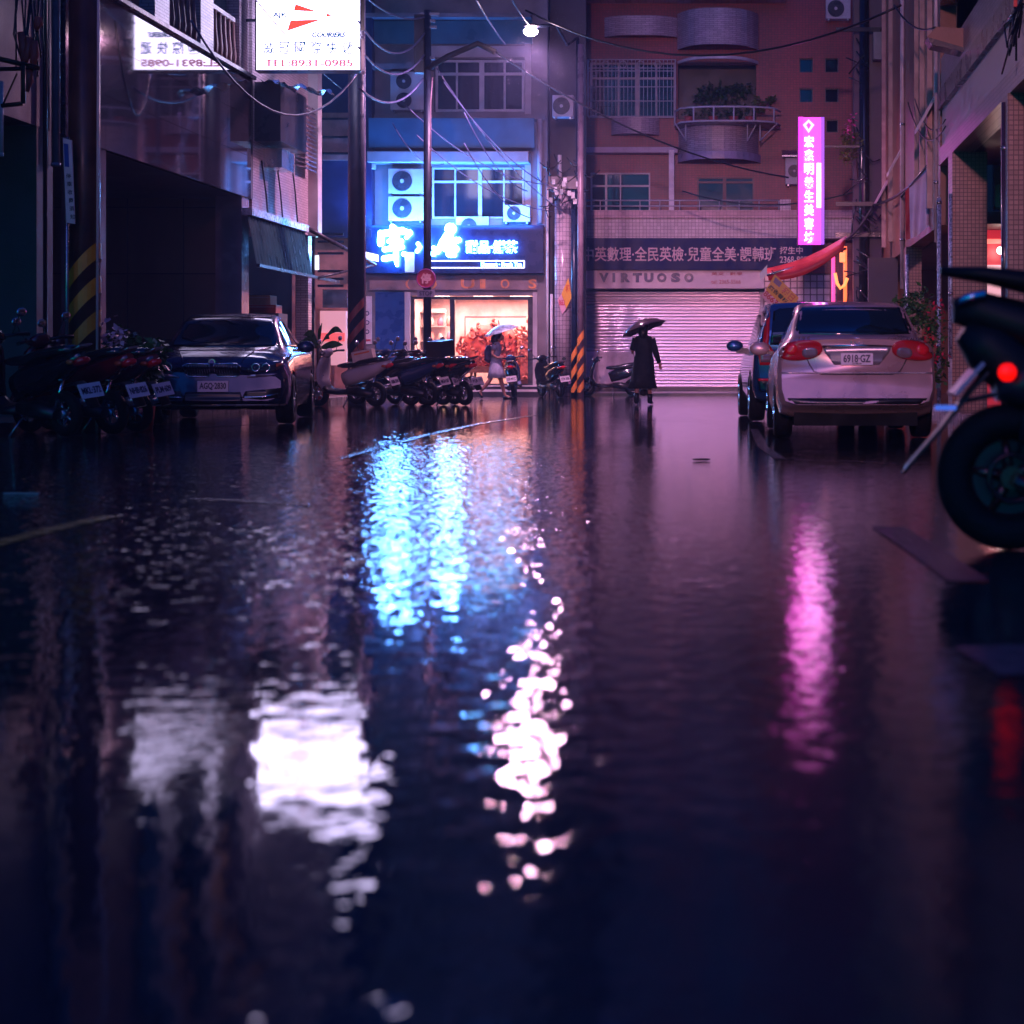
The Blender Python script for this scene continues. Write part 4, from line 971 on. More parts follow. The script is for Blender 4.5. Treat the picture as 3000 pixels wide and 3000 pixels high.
# magenta sign
D = 38.5
t = thing('magenta_sign', 'tall narrow glowing magenta box sign with white characters on the right', 'sign', (X(2378), D, Z(716)))
mg = em('magenta_glow', (1.0, 0.02, 0.75), 4, (.5,.1,.4)); mg2 = em('violet_glow', (0.42,0.10,1.0), 1.0, (.3,.1,.5))
wpart(MB().box(X(2341), X(2404), D, D+.30, Z(714), Z(344)), 'front_face', em('magenta_pale', (1.0,0.03,0.72), 4.0), t)
wpart(MB().box(X(2339), X(2353), D-.006, D+.001, Z(500), Z(343)), 'front_edge', mg, t)
wpart(MB().box(X(2339), X(2404), D-.005, D+.001, Z(716), Z(706)), 'front_edge', mg, t)
wpart(MB().box(X(2404)+.002, X(2415), D+.01, D+.3, Z(714), Z(343)), 'side_face', mg2, t)
wpart(MB().box(X(2336.5), X(2340), D-.02, D+.31, Z(717), Z(341)), 'frame', pm('magenta_frame', (0.3,0.05,0.25), .4), t)
wg = em('white_glow', (1.0,0.85,0.95), 3.5)
for i, ch in enumerate('宏鑫明養生美容坊'):
    z_ = 398+i*40; wpart(text_mb(ch, X(2356), X(2384), Z(z_+34), Z(z_), D-.02, .015, .02), 'lettering', wg, t)
dm = MB().prism([(X(2369),Z(350)),(X(2386),Z(366)),(X(2369),Z(390)),(X(2352),Z(366))][::-1], D-.018, D, 'y'); wpart(dm, 'diamond_logo', em('pale_glow', (1,.6,.75), 1.7), t)
wpart(MB().prism([(X(2369),Z(359)),(X(2376),Z(367)),(X(2369),Z(379)),(X(2362),Z(367))][::-1], D-.024, D-.018, 'y'), 'logo_centre', mg, t)
wpart(MB().box(X(2393), X(2405), D-.02, D, Z(608), Z(478)), 'inner_tube', wg, t)
wpart(MB().box(X(2404), X(2520), D+.12, D+.18, Z(430), Z(424)), 'bracket', dark_al, t)
# red awning
t = thing('red_awning', 'folded red awning sloping down left from the right building', 'awning', (wx(2360,36), 36, wz(770,36)))
def aw_(px, py, d): return Vector((wx(px,d), d, wz(py,d)))
A, B = (2246,796,35.5), (2478,694,36.5); A2, B2 = (2252,790,35.0), (2470,728,36)
mb = MB()
rows = []
for i in range(13):
    u = i/12
    top = aw_(2246+(2480-2246)*u, 786+(690-786)*u + 14*math.sin(u*math.pi), 35.6); bot = aw_(2252+(2470-2252)*u, 822+(732-822)*u + 26*math.sin(u*math.pi), 35.0)
    rows.append([top, (top+bot)/2+Vector((0,-.10,.02)), bot, (top+bot)/2+Vector((0,.05,-.05))])
mb.rings(rows, True); wpart(mb, 'awning_cloth', pm('red_canvas', (0.62,0.04,0.045), .45, var=.2), t)
mb = MB().tube([aw_(2246,806,35.1), aw_(2360,775,35.4), aw_(2478,728,36.0)], .03, 6); wpart(mb, 'awning_bar', steel, t)
mb = MB().prism([(wx(2226,35),wz(800,35)),(wx(2248,35),wz(775,35)),(wx(2246,35),wz(805,35)),(wx(2228,35),wz(822,35))][::-1], 35, 35.03, 'y'); wpart(mb, 'side_flap', pm('pale_blue_sheet', (0.35,0.55,0.62), .3), t)
# rental board
d = 34.5; t = thing('rental_board', 'tilted yellow rental board with pink number strip hanging under the red awning', 'sign', (wx(2280,d), d, wz(850,d)))
def qd(pts, y, th, mat, nm): wpart(MB().prism([(wx(a,d),wz(b,d)) for a, b in pts][::-1], y, y+th, 'y'), nm, mat, t)
qd([(2270,803),(2340,872),(2330,893),(2292,893),(2243,850)], d, .03, ypos, 'yellow_panel')
qd([(2242,850.5),(2291,894),(2266,903),(2228,866)], d, .03, ppos, 'pink_strip')
qd([(2272,812),(2291,829),(2283,842),(2265,826)], d-.008, .008, pm('grey_photo', (0.22,0.16,0.25), .5), 'photo_patch')
def rot_text(s_, cx, cy, w_, h_, ang, mat):
    mb = text_mb(s_, -w_/2, w_/2, -h_/2, h_/2, 0, .006, .03); M = Matrix.Translation((wx(cx,d), d-.01, wz(cy,d))) @ Matrix.Rotation(R(ang), 4, 'Y')
    mb.xf(M); wpart(mb, 'lettering', mat, t)
rot_text('租日', 2309, 862, .30, .16, 43, pm('orange_ink', (0.6,0.12,0.02), .4)); rot_text('廣告看板', 2280, 862, .50, .09, 43, pm('dark_ink', (0.03,0.05,0.02), .5)); rot_text('8663', 2258, 873, .34, .12, 43, MATS['sign_red'])
wpart(MB().tube([(wx(2272,d),d+.02,wz(806,d)),(wx(2262,d),d+.3,wz(790,d))], .01, 5), 'hanging_wire', black, t)

# ================================================================ poles, street lamp, overhead cables
def upole(px, wd, d, top, label, mat, extras=None):
    x = wx(px,d); r = wd*d/5000/2; t = thing('utility_pole', label, 'utility pole', (x, d, 0))
    wpart(MB().tube([(x,d,0),(x,d,wz(top,d))], [r, r*.85], 18), 'shaft', mat, t)
    return t, x
bluepole = pm('night_blue_pole', (0.012, 0.02, 0.045), .45, var=.3)
striped_post(1045, 52, 36.0, -400, 868, 1050, 3, 'thick dark blue utility pole with faded red stripes left of the blue shop sign', bluepole, pm('faded_red_stripe', (0.20,0.05,0.05), .45), .5, name='utility_pole', bandh=.45)
mb = MB().tube([(wx(1071,35.9),35.85,0),(wx(1069,35.9),35.85,12)], .02, 6).build('conduit', pm('lilac_conduit', (0.4,0.3,0.45), .3)); tag(mb, 'thin lilac conduit up the right side of the dark blue striped pole', 'pipe')
d = 39.0; t, x = upole(1252, 24, d, 30, 'slim dark pole carrying the round STOP sign and cable insulators', bluepole)
P2 = t
mb = MB()
for z_, l in ((42,.45),(62,.3),(80,.35),(170,.3)): mb.box(x-l*.4, x+l*.6, d-.05, d+.05, wz(z_+4,d), wz(z_-4,d))
wpart(mb, 'crossarm', pm('blue_lit_steel', (0.2,0.22,0.3), .3), t)
mb = MB(); mb.tube([(x-.05,d,wz(205,d)),(x+.5,d-.2,wz(170,d)),(x+1.2,d-.3,wz(135,d)),(x+1.6,d-.3,wz(160,d))], .07, 8); wpart(mb, 'cable_arm', pm('matt_black', (0.012,0.012,0.016), .7), t)
wpart(MB().box(x-.28, x-.06, d-.12, d+.12, wz(215,d), wz(45,d)), 'transformer_box', pm('dark_box_metal', (0.02,0.02,0.035), .35), t)
mb = MB().tube([(x+.10,d-.14,wz(600,d)),(x+.10,d-.14,wz(300,d)),(x+.14,d-.14,wz(230,d))], .014, 6); wpart(mb, 'conduit', pm('mauve_conduit', (0.30,0.20,0.28), .5), t)
ss = thing('stop_sign', 'small round red stop sign with a STOP plate on the slim dark pole', 'road sign', (x, d-.2, wz(872,d)))
wpart(MB().disc((x,d-.17,wz(817,d)), .225, .02), 'sign_disc', pm('sign_disc_red', (0.50,0.03,0.08), .35), ss)
wpart(MB().torus((x,d-.185,wz(817,d)), .21, .012, 'y', 28, 5), 'disc_rim', pm('sign_rim', (0.25,0.05,0.25), .4), ss)
wpart(text_mb('停', x-.12, x+.12, wz(832,d), wz(802,d), d-.19, .008, .03), 'lettering', pm('sign_pink_letter', (0.85,0.45,0.5), .4), ss)
wpart(MB().box(x-.2, x+.2, d-.18, d-.16, wz(871,d), wz(850,d)), 'name_plate', pm('grey_blue_plate', (0.30,0.26,0.38), .35), ss)
wpart(text_mb('STOP', x-.15, x+.15, wz(867,d), wz(854,d), d-.187, .006, .02), 'lettering', pm('ink', (0.03,0.03,0.08), .5), ss)
# street lamp
dL = 38.0; lx, lz = wx(1555,dL), wz(95,dL)
t = thing('street_lamp', 'lit street lamp glowing white above the round tiled column', 'street lamp', (wx(1692,44.0), 44.0, 0))
px_, dd = wx(1692,44.0), 44.0
wpart(MB().tube([(px_,dd,0),(px_,dd,wz(110,dd))], [.06,.04], 12), 'pole', bluepole, t)
wpart(MB().tube([(px_,dd,wz(110,dd)),(px_-.1,dd-1.6,lz+.55),(lx+.5,dL+.6,lz+.3),(lx+.12,dL+.1,lz+.16)], .035, 8), 'arm', bluepole, t)
wpart(MB().ball((lx+.02,dL,lz+.155), .15, 16, 8, (1.2,1.0,.3)), 'lamp_head', dark_al, t)
wpart(MB().ball((lx,dL,lz+.02), .125, 18, 12, (1.25,1.1,.8)), 'lamp_bulb', em('street_bulb', (1.0,0.62,0.76), 140.0), t)
ll = bpy.data.lights.new('street_lamp_light', 'SPOT'); ll.energy = 2900; ll.color = (1.0,0.46,0.78); ll.spot_size = R(172); ll.spot_blend = .6; ll.shadow_soft_size = .16
lo = bpy.data.objects.new('street_lamp_light', ll); COL.objects.link(lo); lo.location = (lx, dL, lz-.18); lo.rotation_euler = (0,0,0)

cabm = pm('lit_blue_cable', (0.10,0.12,0.26), .35); cabd = pm('black_cable', (0.012,0.012,0.016), .4)
def cable(a, b, sag, r, mat, label, n=14):
    A = Vector((wx(a[0],a[2]), a[2], wz(a[1],a[2]))); B = Vector((wx(b[0],b[2]), b[2], wz(b[1],b[2]))); pts = []
    for i in range(n+1):
        u = i/n; p = A.lerp(B, u); p.z -= sag*4*u*(1-u); pts.append(p)
    o = MB().tube(pts, r, 6).build('overhead_cable', mat); tag(o, label, 'cable', 'overhead cables'); return o
g1 = 'one of the pale cables sagging from the light box to the slim dark pole'
cable((1050,62,33.2),(1245,95,39),.55,.022,cabm,g1); cable((1050,138,33.2),(1245,158,39),.50,.022,cabm,g1); cable((1050,255,33.2),(1240,230,39),.42,.024,cabm,g1); cable((1040,-40,33.2),(1245,50,39),.25,.02,cabm,g1)
cable((560,60,28),(1060,195,34.0),1.25,.02,cabm,'long pale cable crossing below the white light box from upper left')
cable((742,-10,30),(1000,260,37),.1,.012,cabd,'thin dark cable drawn across the face of the light box')
g2 = 'one of the thin blue-lit cables fanning down from the slim dark pole'
for a, b in (((1280,200),(1650,620)),((1300,240),(1640,560)),((1190,310),(1590,540)),((1360,420),(1560,640)),((1150,360),(1300,480)),((1360,330),(1545,560)),((1220,395),(1620,620))):
    cable((*a,39.2),(*b,43),.35,.013,cabm,g2)
cable((1390,-10,36),(1480,130,39.5),.05,.02,cabm,'straight blue-lit cable dropping in from the top left of the street lamp'); cable((1490,-20,36),(1556,80,38),.05,.016,cabm,'short blue-lit cable reaching down to the street lamp')
cable((1540,30,38.5),(2640,15,33),1.0,.024,cabd,'long black cable swagging across the upper red wall')
cable((1420,130,39),(2310,520,44),.5,.022,cabd,'black cable slanting down right past the striped posts'); cable((2000,560,45),(2620,520,41),.5,.02,cabd,'black cable passing over the magenta sign')
cable((2620,15,33),(2740,80,29),.2,.018,cabd,'short black cable on the upper brown wall'); cable((2560,600,40),(2760,440,29.5),.2,.03,cabd,'thick dark cable leading down along the right building to the red awning'); cable((2440,720,40),(2560,600,40),.2,.035,cabd,'drooping dark cable above the red awning')
cable((2660,300,33),(2770,370,28),.45,.012,cabd,'thin cable loop hanging on the right drainpipes'); cable((2680,290,32),(2770,350,28),.35,.012,cabd,'thin cable loop hanging just inside the lower loop')
# tangle of cables on the right beam
rnd = random.Random(12)
t = thing('cable_bundle', 'tangled cables with a red tag hanging on the right upper beam', 'cables', (3.2, 20.5, 5.0))
mb = MB()
for i in range(14):
    p = Vector((3.25, 20.3+rnd.uniform(-.5,.6), 4.9+rnd.uniform(-.2,.35))); mb.tube([p, p+Vector((-.08,rnd.uniform(-.3,.3),-.35)), p+Vector((-.03,rnd.uniform(-.4,.4),rnd.uniform(-.1,.1)))], .012, 5)
mb.tube([(3.22,20.2,9),(3.22,20.2,4.4)], .014, 5); mb.tube([(3.2,19.5,4.95),(3.2,21.5,5.02)], .02, 5)
wpart(mb, 'loose_cable', black, t); wpart(MB().box(3.16,3.2,20.0,20.06,5.0,5.14), 'red_tag', pm('red_tag', (0.6,0.03,0.02), .4), t)
# dark hanging box (awning arm casing) upper right
t = thing('awning_box', 'dark folded awning casing sticking out from the upper right building', 'awning', (2.9, 26, 5.8))
d = 26.0; wpart(MB().prism([(wx(2716,d),wz(108,d)),(wx(2744,d),wz(78,d)),(wx(2838,d),wz(84,d)),(wx(2862,d),wz(128,d)),(wx(2840,d),wz(150,d))][::-1], d, d+.5, 'y'), 'casing', brown, t)
wpart(MB().prism([(wx(2716,d),wz(110,d)),(wx(2840,d),wz(146,d)),(wx(2842,d),wz(158,d)),(wx(2730,d),wz(132,d))][::-1], d-.05, d+.4, 'y'), 'lower_arm', black, t)
wpart(MB().box(wx(2742,d), 3.4, d+.1, d+.3, wz(120,d), wz(110,d)), 'wall_arm', dark_al, t)
# dark pole and creeper in the right corner
d = 41.0; t, x = upole(2532, 34, d, -100, 'dark utility pole tangled with cables left of the right building', black)
mb = MB(); rnd = random.Random(8)
for i in range(20):
    z_ = rnd.uniform(2,9); mb.tube([(x-.2,d-.2,z_),(x+rnd.uniform(-.4,.4),d-.3,z_-.4),(x+rnd.uniform(-.6,.5),d-.2,z_-rnd.uniform(.1,.9))], .018, 5)
for z_ in (wz(92,d), wz(600,d), wz(690,d)): wpart(MB().box(x-.7, x+.6, d-.25, d-.17, z_-.05, z_+.05), 'crossarm', black, t)
wpart(mb, 'cable_clutter', black, t); wpart(MB().box(x+.2,x+.5,d-.3,d,wz(180,d),wz(100,d)), 'junction_box', pm('green_grey_metal', (0.12,0.17,0.17), .35), t)
wpart(MB().box(x-.25,x+.42,d+.1,d+.5,0,11), 'shaft_cladding', conc_dark, t)
t = thing('climbing_plant', 'yellow-green creeper with pink flowers beside the magenta sign', 'plant', (wx(2500,40.5), 40.5, wz(480,40.5)))
wpart(foliage((wx(2500,40.5),40.5,wz(415,40.5)), (.32,.2,.65), 260, .12, 31), 'leaves', leafy, t)
wpart(foliage((wx(2492,40.4),40.4,wz(375,40.4)), (.14,.1,.35), 40, .10, 32), 'flowers', pm('pink_petal', (0.65,0.12,0.35), .5), t)
wpart(MB().tube([(wx(2515,40.6),40.7,wz(520,40.6)),(wx(2500,40.6),40.6,wz(350,40.6))], .02, 6), 'stem', pm('bark', (0.06,0.035,0.02), .6), t)

# assumed lamp, added unseen behind the viewer to light shutter, pillars and cars
def assumed_back_lamp(bx, by, bz):
    t = thing('street_lamp', 'assumed street lamp added out of view behind the viewer for its light', 'street lamp', (bx-2.5, by, 0))
    wpart(MB().tube([(bx-2.5,by,gz(by)),(bx-2.5,by,bz-.2)], [.09,.05], 12), 'pole', bluepole, t)
    wpart(MB().tube([(bx-2.5,by,bz-.2),(bx-2.2,by,bz+.25),(bx-.1,by,bz+.2)], .035, 8), 'arm', bluepole, t)
    wpart(MB().ball((bx,by,bz+.13), .2, 16, 8, (1.3,1.0,.4)), 'lamp_head', dark_al, t)
    wpart(MB().ball((bx,by,bz-.01), .13, 16, 10, (1.45,1.2,.75)), 'lamp_bulb', MATS['street_bulb'], t)
    l = bpy.data.lights.new('street_lamp_light', 'SPOT'); l.energy = 36000; l.color = (1.0,0.36,0.52); l.spot_size = R(22); l.spot_blend = 1.0; l.shadow_soft_size = .6  # added narrow spot, aimed at the far end of the street as fill
    o = bpy.data.objects.new('street_lamp_light', l); COL.objects.link(o); o.location = (bx, by, bz-.16); o.rotation_euler = (Vector((-0.2, 50, 2.0))-Vector((bx, by, bz-.16))).to_track_quat('-Z', 'Y').to_euler()
assumed_back_lamp(-1.4, -22.0, 9.0)

# ---------------------------------------------------------------- light box sign
dS = 33.3; t = thing('light_box_sign', 'big glowing white light box with red arrow logo and Chinese courier name', 'sign', (wx(902,dS), dS, wz(205,dS)))
a, b, z0, z1 = wx(752,dS), wx(1054,dS), wz(204,dS), wz(-45,dS)
def lightbox():
    m, n, bb = _nodes('light_box_face'); bb.inputs['Base Color'].default_value = (.3,.3,.3,1)
    bb.inputs['Emission Color'].default_value = (0.70,0.60,1.0,1); bb.inputs['Emission Strength'].default_value = 7.5
    return m
wpart(MB().box(a, b, dS, dS+.28, z0, z1), 'light_face', lightbox(), t)
fm = MB(); fm.box(a-.03, a-.003, dS-.01, dS+.29, z0-.03, z1); fm.box(b+.003, b+.03, dS-.01, dS+.29, z0-.03, z1); fm.box(a-.003, b+.003, dS-.01, dS+.29, z0-.03, z0-.003)
wpart(fm, 'frame', pm('dark_green_frame', (0.01,0.03,0.03), .35), t)
wpart(MB().box(-9.75, a-.03, dS+.1, dS+.16, wz(60,dS), wz(52,dS)), 'wall_bracket', dark_al, t)
def SX(p): return wx(p,dS)
def SZ(p): return wz(p,dS)
redg = em('sign_red_glow', (1.0,0.085,0.05), 1.1, (.5,.05,.04)); cyg = em('sign_cyan_glow', (0.0,0.20,0.50), .45, (.0,.1,.2)); pkg = em('sign_pink_glow', (1.0,0.22,0.34), .7, (.6,.2,.25))
ar = MB(); yq = dS-.012
for pts in ([(866,12),(932,35),(925,32),(861,31)],[(851,60),(944,57),(842,91)],[(956,39),(976,45),(956,50)]):
    ar.prism([(SX(p),SZ(q)) for p, q in pts][::-1], yq, dS-.001, 'y')
wpart(ar, 'red_arrow_logo', redg, t)
wpart(text_mb('AJK', SX(799), SX(842), SZ(55), SZ(36), yq, .011, .04), 'lettering', cyg, t)
wpart(text_mb('SERVICE', SX(868), SX(940), SZ(52), SZ(40), yq, .011, .0, italic=.3), 'lettering', pkg, t)
wpart(text_mb('COURIERS', SX(914), SX(1014), SZ(110), SZ(94), yq, .011, .05, italic=.3), 'lettering', cyg, t)
for ch, p in zip('威冠國際快遞', (772,817,864,910,955,1003)): wpart(text_mb(ch, SX(p), SX(p+32), SZ(159), SZ(122), yq, .011, .012), 'lettering', cyg, t)
wpart(text_mb('TEL:8931-0985', SX(775), SX(1034), SZ(196), SZ(174), yq, .011, .03), 'lettering', pkg, t)
mb = MB()
for q in (97, 110, 213): mb.ball((b+.07,dS-.05,SZ(q)), .045, 8, 6)
wpart(mb, 'insulator', pm('porcelain', (0.8,0.75,0.8), .15), t)
mb = MB(); mb.box(-11.5, XL+.3, dS+.5, dS+.9, SZ(250), SZ(222)); mb.box(SX(880), SX(960), dS+.6, dS+.8, SZ(240), SZ(215)); mb.xf(Matrix.Identity(4))
o = thing('blue_tarpaulin', 'crumpled dark blue tarpaulin ledge under the white light box', 'tarpaulin', (SX(830), dS+.7, SZ(250)))
mb = MB(); n = 18; V = []
for i in range(n+1):
    for j in range(4): V.append((SX(745+i*12), dS+.4+j*.15, SZ(222+i*2.2)-.04*math.sin(i*1.9)-.03*j*math.cos(i)))
mb.add(V, [(i*4+j, i*4+j+1, (i+1)*4+j+1, (i+1)*4+j) for i in range(n) for j in range(3)], True); wpart(mb, 'sheet', pm('blue_sheet', (0.03,0.08,0.25), .25), o)

# ---------------------------------------------------------------- plants on the ground
def potted(px, d, top, pot_h, pot_r, rad, n, lab, mat, seed, flower=None, potm=None, leaf=.12, z0=.0):
    x = wx(px,d); t = thing('potted_plant', lab, 'potted plant', (x,d,z0))
    wpart(MB().cyl(x,d,z0,z0+pot_h,pot_r*.75,16,pot_r), 'pot', potm or MATS['terracotta'], t, bevel=.005)
    ztop = wz(top,d); zc = (ztop+z0+pot_h)/2
    wpart(foliage((x,d,zc), (rad, rad*.7, (ztop-z0-pot_h)/2), n, leaf, seed), 'leaves', mat, t)
    wpart(MB().tube([(x,d,z0+pot_h*.9),(x+.03,d,zc)], .02, 6), 'stem', pm('bark', (0.06,0.035,0.02), .6), t)
    if flower: wpart(foliage((x,d-.25,zc+.05), (rad*.9, rad*.5, (ztop-z0-pot_h)/2*.9), flower[1], leaf*.8, seed+1), 'flowers', flower[0], t)
    return t
pinkpet = pm('pink_petal', (0.65,0.12,0.35), .5); pale = pm('pale_petal', (0.62,0.48,0.60), .5)
potted(425, 20.8, 965, .30, .12, .34, 500, 'leafy pot plant in a bright red pot left of the grey saloon', leafm, 41, None, pm('bright_red_plastic', (0.60,0.03,0.02), .35), z0=0.0)
potted(378, 21.6, 940, .35, .18, .36, 650, 'bushy plant full of pale pink flowers behind the left scooters', leafm, 43, (pale, 110), None, z0=.1)
potted(470, 23.8, 960, .35, .18, .38, 500, 'dark leafy shrub against the dark arcade left of the grey saloon', leafm, 45, None, None, z0=.1)
for i, (a, dd_, tp, lab) in enumerate(((2625,26,838,'tall feathery green shrub directly behind the silver saloon'),(2700,25.4,850,'green shrub with a red flower beside the brown pillar foot'),(2560,27,890,'low green shrub rising behind the silver saloon roof'))):
    potted(a, dd_, tp, .45, .2, .38, 700, lab, pm('wet_leaf2', (0.05,0.13,0.035), .3, var=.5, scale=8), 50+i, (pm('red_petal', (0.55,0.02,0.05), .5), 60) if i == 1 else None, z0=.1, leaf=.10)
# big-leaf plant behind the grey saloon
d = 34.5; x = wx(935,d); t = thing('big_leaf_plant', 'plant with broad curling dark leaves behind the grey saloon roof', 'plant', (x,d,0.0))
wpart(MB().cyl(x,d,0,.5,.18,14,.24), 'pot', MATS['terracotta'], t)
rnd = random.Random(6)
for i, (ang, L_, hh) in enumerate(((35,.62,.5),(60,.5,.3),(120,.55,.4),(160,.45,.15),(10,.5,.1),(80,.4,.6),(200,.4,.2))):
    ca, sa = math.cos(R(ang)), math.sin(R(ang))*.4; mb = MB(); V = []
    for k in range(9):
        u = k/8; cx, cy = x+ca*L_*u, d-sa*L_*u; cz = 1.15+hh*math.sin(u*2.2)*.75; wdt = .11*math.sin(math.pi*min(1,u*.95+.04))
        V += [(cx+sa*wdt, cy+ca*wdt*.5, cz+wdt*.75), (cx,cy,cz), (cx-sa*wdt, cy-ca*wdt*.5, cz-wdt*.75)]
    mb.add(V, [(3*k+j, 3*k+j+1, 3*k+4+j, 3*k+3+j) for k in range(8) for j in range(2)], True)
    wpart(mb, 'leaf', leafm, t)
wpart(MB().tube([(x,d,.5),(x,d,1.2)], .05, 8), 'stem', MATS['bark'], t)

# ================================================================ cars
def interp(tab, y):
    if y <= tab[0][0]: return tab[0][1:]
    for a, b in zip(tab, tab[1:]):
        if y <= b[0]:
            u = (y-a[0])/(b[0]-a[0]); u = u*u*(3-2*u)*.5+u*.5
            return tuple(p+(q-p)*u for p, q in zip(a[1:], b[1:]))
    return tab[-1][1:]
def car_shell(L, tab, warp, wheels, wr, ww):
    """tab rows: y, half width low, half width belt, half width roof, z bottom, z belt, z top ; returns evaluated body mesh data"""
    ys = sorted(set([0, .03, .08, .15, .25] + [L*i/44 for i in range(2, 43)] + [L-.25, L-.15, L-.08, L-.03, L]))
    rings = []
    for y in ys:
        hw, hb, hr, zb, zs, zt = interp(tab, y)
        half = [(hw*.80, zb), (hw*.95, zb+.04), (hw*.995, zb+.16), (hw, zb+(zs-zb)*.45), (hw*.995, zb+(zs-zb)*.68), (hb*.992, zs-.07), (hb*.965, zs-.015)]
        g0 = (hb*.935, zs+.005 if zt-zs > .06 else zs); g1 = (hr, zt-.035 if zt-zs > .06 else zt-.01)
        for q in (0, .33, .66): half.append((g0[0]+(g1[0]-g0[0])*q, g0[1]+(g1[1]-g0[1])*q))
        half += [(hr*.985, zt-.03 if zt-zs > .06 else zt-.008), (hr*.90, zt-.006), (hr*.6, zt+.008), (hr*.3, zt+.014)]
        ring = [(x, y, z) for x, z in half] + [(0, y, zt+.016)] + [(-x, y, z) for x, z in half[::-1]] + [(0, y, zb-.0)]
        rings.append([Vector(warp(*p)) for p in ring])
    mb = MB(); mb.rings(rings, True)
    me = mb.mesh('body', black)
    o = bpy.data.objects.new('tmp', me); COL.objects.link(o)
    cut = MB()
    for wy in wheels:
        for s_ in (-1, 1): cut.disc((s_*(tab[len(tab)//2][1]-.02), wy, wr+.005), wr+.055, .52, 'x', 28)
    cm = cut.mesh('cut', black); c = bpy.data.objects.new('tmpc', cm); COL.objects.link(c)
    md = o.modifiers.new('b', 'BOOLEAN'); md.operation = 'DIFFERENCE'; md.object = c; md.solver = 'EXACT'
    dg = bpy.context.evaluated_depsgraph_get(); dg.update()
    res = bpy.data.meshes.new_from_object(o.evaluated_get(dg))
    bvh = BVHTree.FromObject(o, dg)
    bpy.data.objects.remove(o); bpy.data.objects.remove(c)
    bm = bmesh.new(); bm.from_mesh(res)
    for f in bm.faces: f.smooth = True
    for e in bm.edges:
        if len(e.link_faces) == 2 and e.calc_face_angle(0) > .75: e.smooth = False
    bm.to_mesh(res); bm.free()
    return res, bvh
def patch(bvh, pts, dirn, off=.006, th=.01, step=.045):
    """a thin panel cut to outline pts (in the plane facing dirn: 'r' rear, 'f' front, 'l'/'e' sides, 't' top) laid on the body"""
    bm = bmesh.new(); vs = [bm.verts.new((p[0], p[1], 0)) for p in pts]; bm.faces.new(vs)
    x0 = min(p[0] for p in pts); x1 = max(p[0] for p in pts); y0 = min(p[1] for p in pts); y1 = max(p[1] for p in pts)
    for ax, lo, hi in ((0, x0, x1), (1, y0, y1)):
        v = lo+step
        while v < hi-.01:
            g = bm.verts[:]+bm.edges[:]+bm.faces[:]
            co = Vector((v,0,0)) if ax == 0 else Vector((0,v,0)); no = Vector((1,0,0)) if ax == 0 else Vector((0,1,0))
            bmesh.ops.bisect_plane(bm, geom=g, plane_co=co, plane_no=no); v += step
    mb = MB(); O = []; I = []
    for v in bm.verts:
        a, b = v.co.x, v.co.y
        if dirn == 'r': o_, d_ = Vector((a,-3,b)), Vector((0,1,0))
        elif dirn == 'f': o_, d_ = Vector((a,9,b)), Vector((0,-1,0))
        elif dirn == 'l': o_, d_ = Vector((-3,a,b)), Vector((1,0,0))
        elif dirn == 'e': o_, d_ = Vector((3,a,b)), Vector((-1,0,0))
        else: o_, d_ = Vector((a,b,4)), Vector((0,0,-1))
        h = bvh.ray_cast(o_, d_)
        p = h[0] if h[0] is not None else None
        if p is None:
            h = bvh.find_nearest(o_+d_*3); p = h[0]
        O.append(p-d_*off); I.append(p+d_*th)
    idx = {v: i for i, v in enumerate(bm.verts)}; n = len(O)
    fs = [[idx[v] for v in f.verts] for f in bm.faces]
    mb.add(O+I, fs + [[i+n for i in f[::-1]] for f in fs], True)
    for e in bm.edges:
        if len(e.link_faces) == 1: mb.f.append([idx[e.verts[0]], idx[e.verts[1]], idx[e.verts[1]]+n, idx[e.verts[0]]+n]); mb.sm.append(False)
    bm.free(); return mb
def ell(cx, cz, a, b, n=20, pw=2.0, rot=0):
    P = []
    for k in range(n):
        q = 2*math.pi*k/n; c, s_ = math.cos(q), math.sin(q)
        x = math.copysign(abs(c)**(2/pw), c)*a; z = math.copysign(abs(s_)**(2/pw), s_)*b
        P.append((cx+x*math.cos(rot)-z*math.sin(rot), cz+x*math.sin(rot)+z*math.cos(rot)))
    return P
def wheel(t, x, y, r, w_, rimm):
    s_ = 1 if x > 0 else -1
    prof = [(r*.62,-w_/2),(r*.90,-w_/2),(r*.98,-w_*.38),(r,0),(r*.98,w_*.38),(r*.90,w_/2),(r*.62,w_/2)]
    n = 32; rings = []
    for i in range(n+1):
        a = 2*math.pi*i/n; rings.append([Vector((x+q, y+p*math.cos(a), r+p*math.sin(a))) for p, q in prof])
    tyre = MB().rings(rings, False).build('tyre', rubber, t)
    rm = MB(); xo = x+s_*w_*.38
    rm.disc((x+s_*w_*.1, y, r), r*.62, .02, 'x', 28); rm.torus((xo, y, r), r*.6, .02, 'x', 28, 6)
    for k in range(7):
        a = 2*math.pi*k/7; rm.tube([(xo, y+.04*math.cos(a), r+.04*math.sin(a)), (xo, y+r*.6*math.cos(a), r+r*.6*math.sin(a))], [.035,.022], 6)
    rm.disc((xo, y, r), .06, .03, 'x', 14)
    o = rm.build('rim', rimm, tyre); return tyre
def face_text(s_, cx, cz, w_, h_, y, mat, root, nm='lettering', front=False, bold=.02, parent=None, bvh=None):
    mb = text_mb(s_, -w_/2, w_/2, -h_/2, h_/2, 0, .004, bold)
    M = Matrix.Translation((cx, y, cz)) @ (Matrix.Rotation(math.pi, 4, 'Z') if front else Matrix.Identity(4)); mb.xf(M)
    return mb.build(nm, mat, parent or root)
carglass = pm('tinted_car_glass', (0.006,0.010,0.012), .04, var=.1, spec=.9)
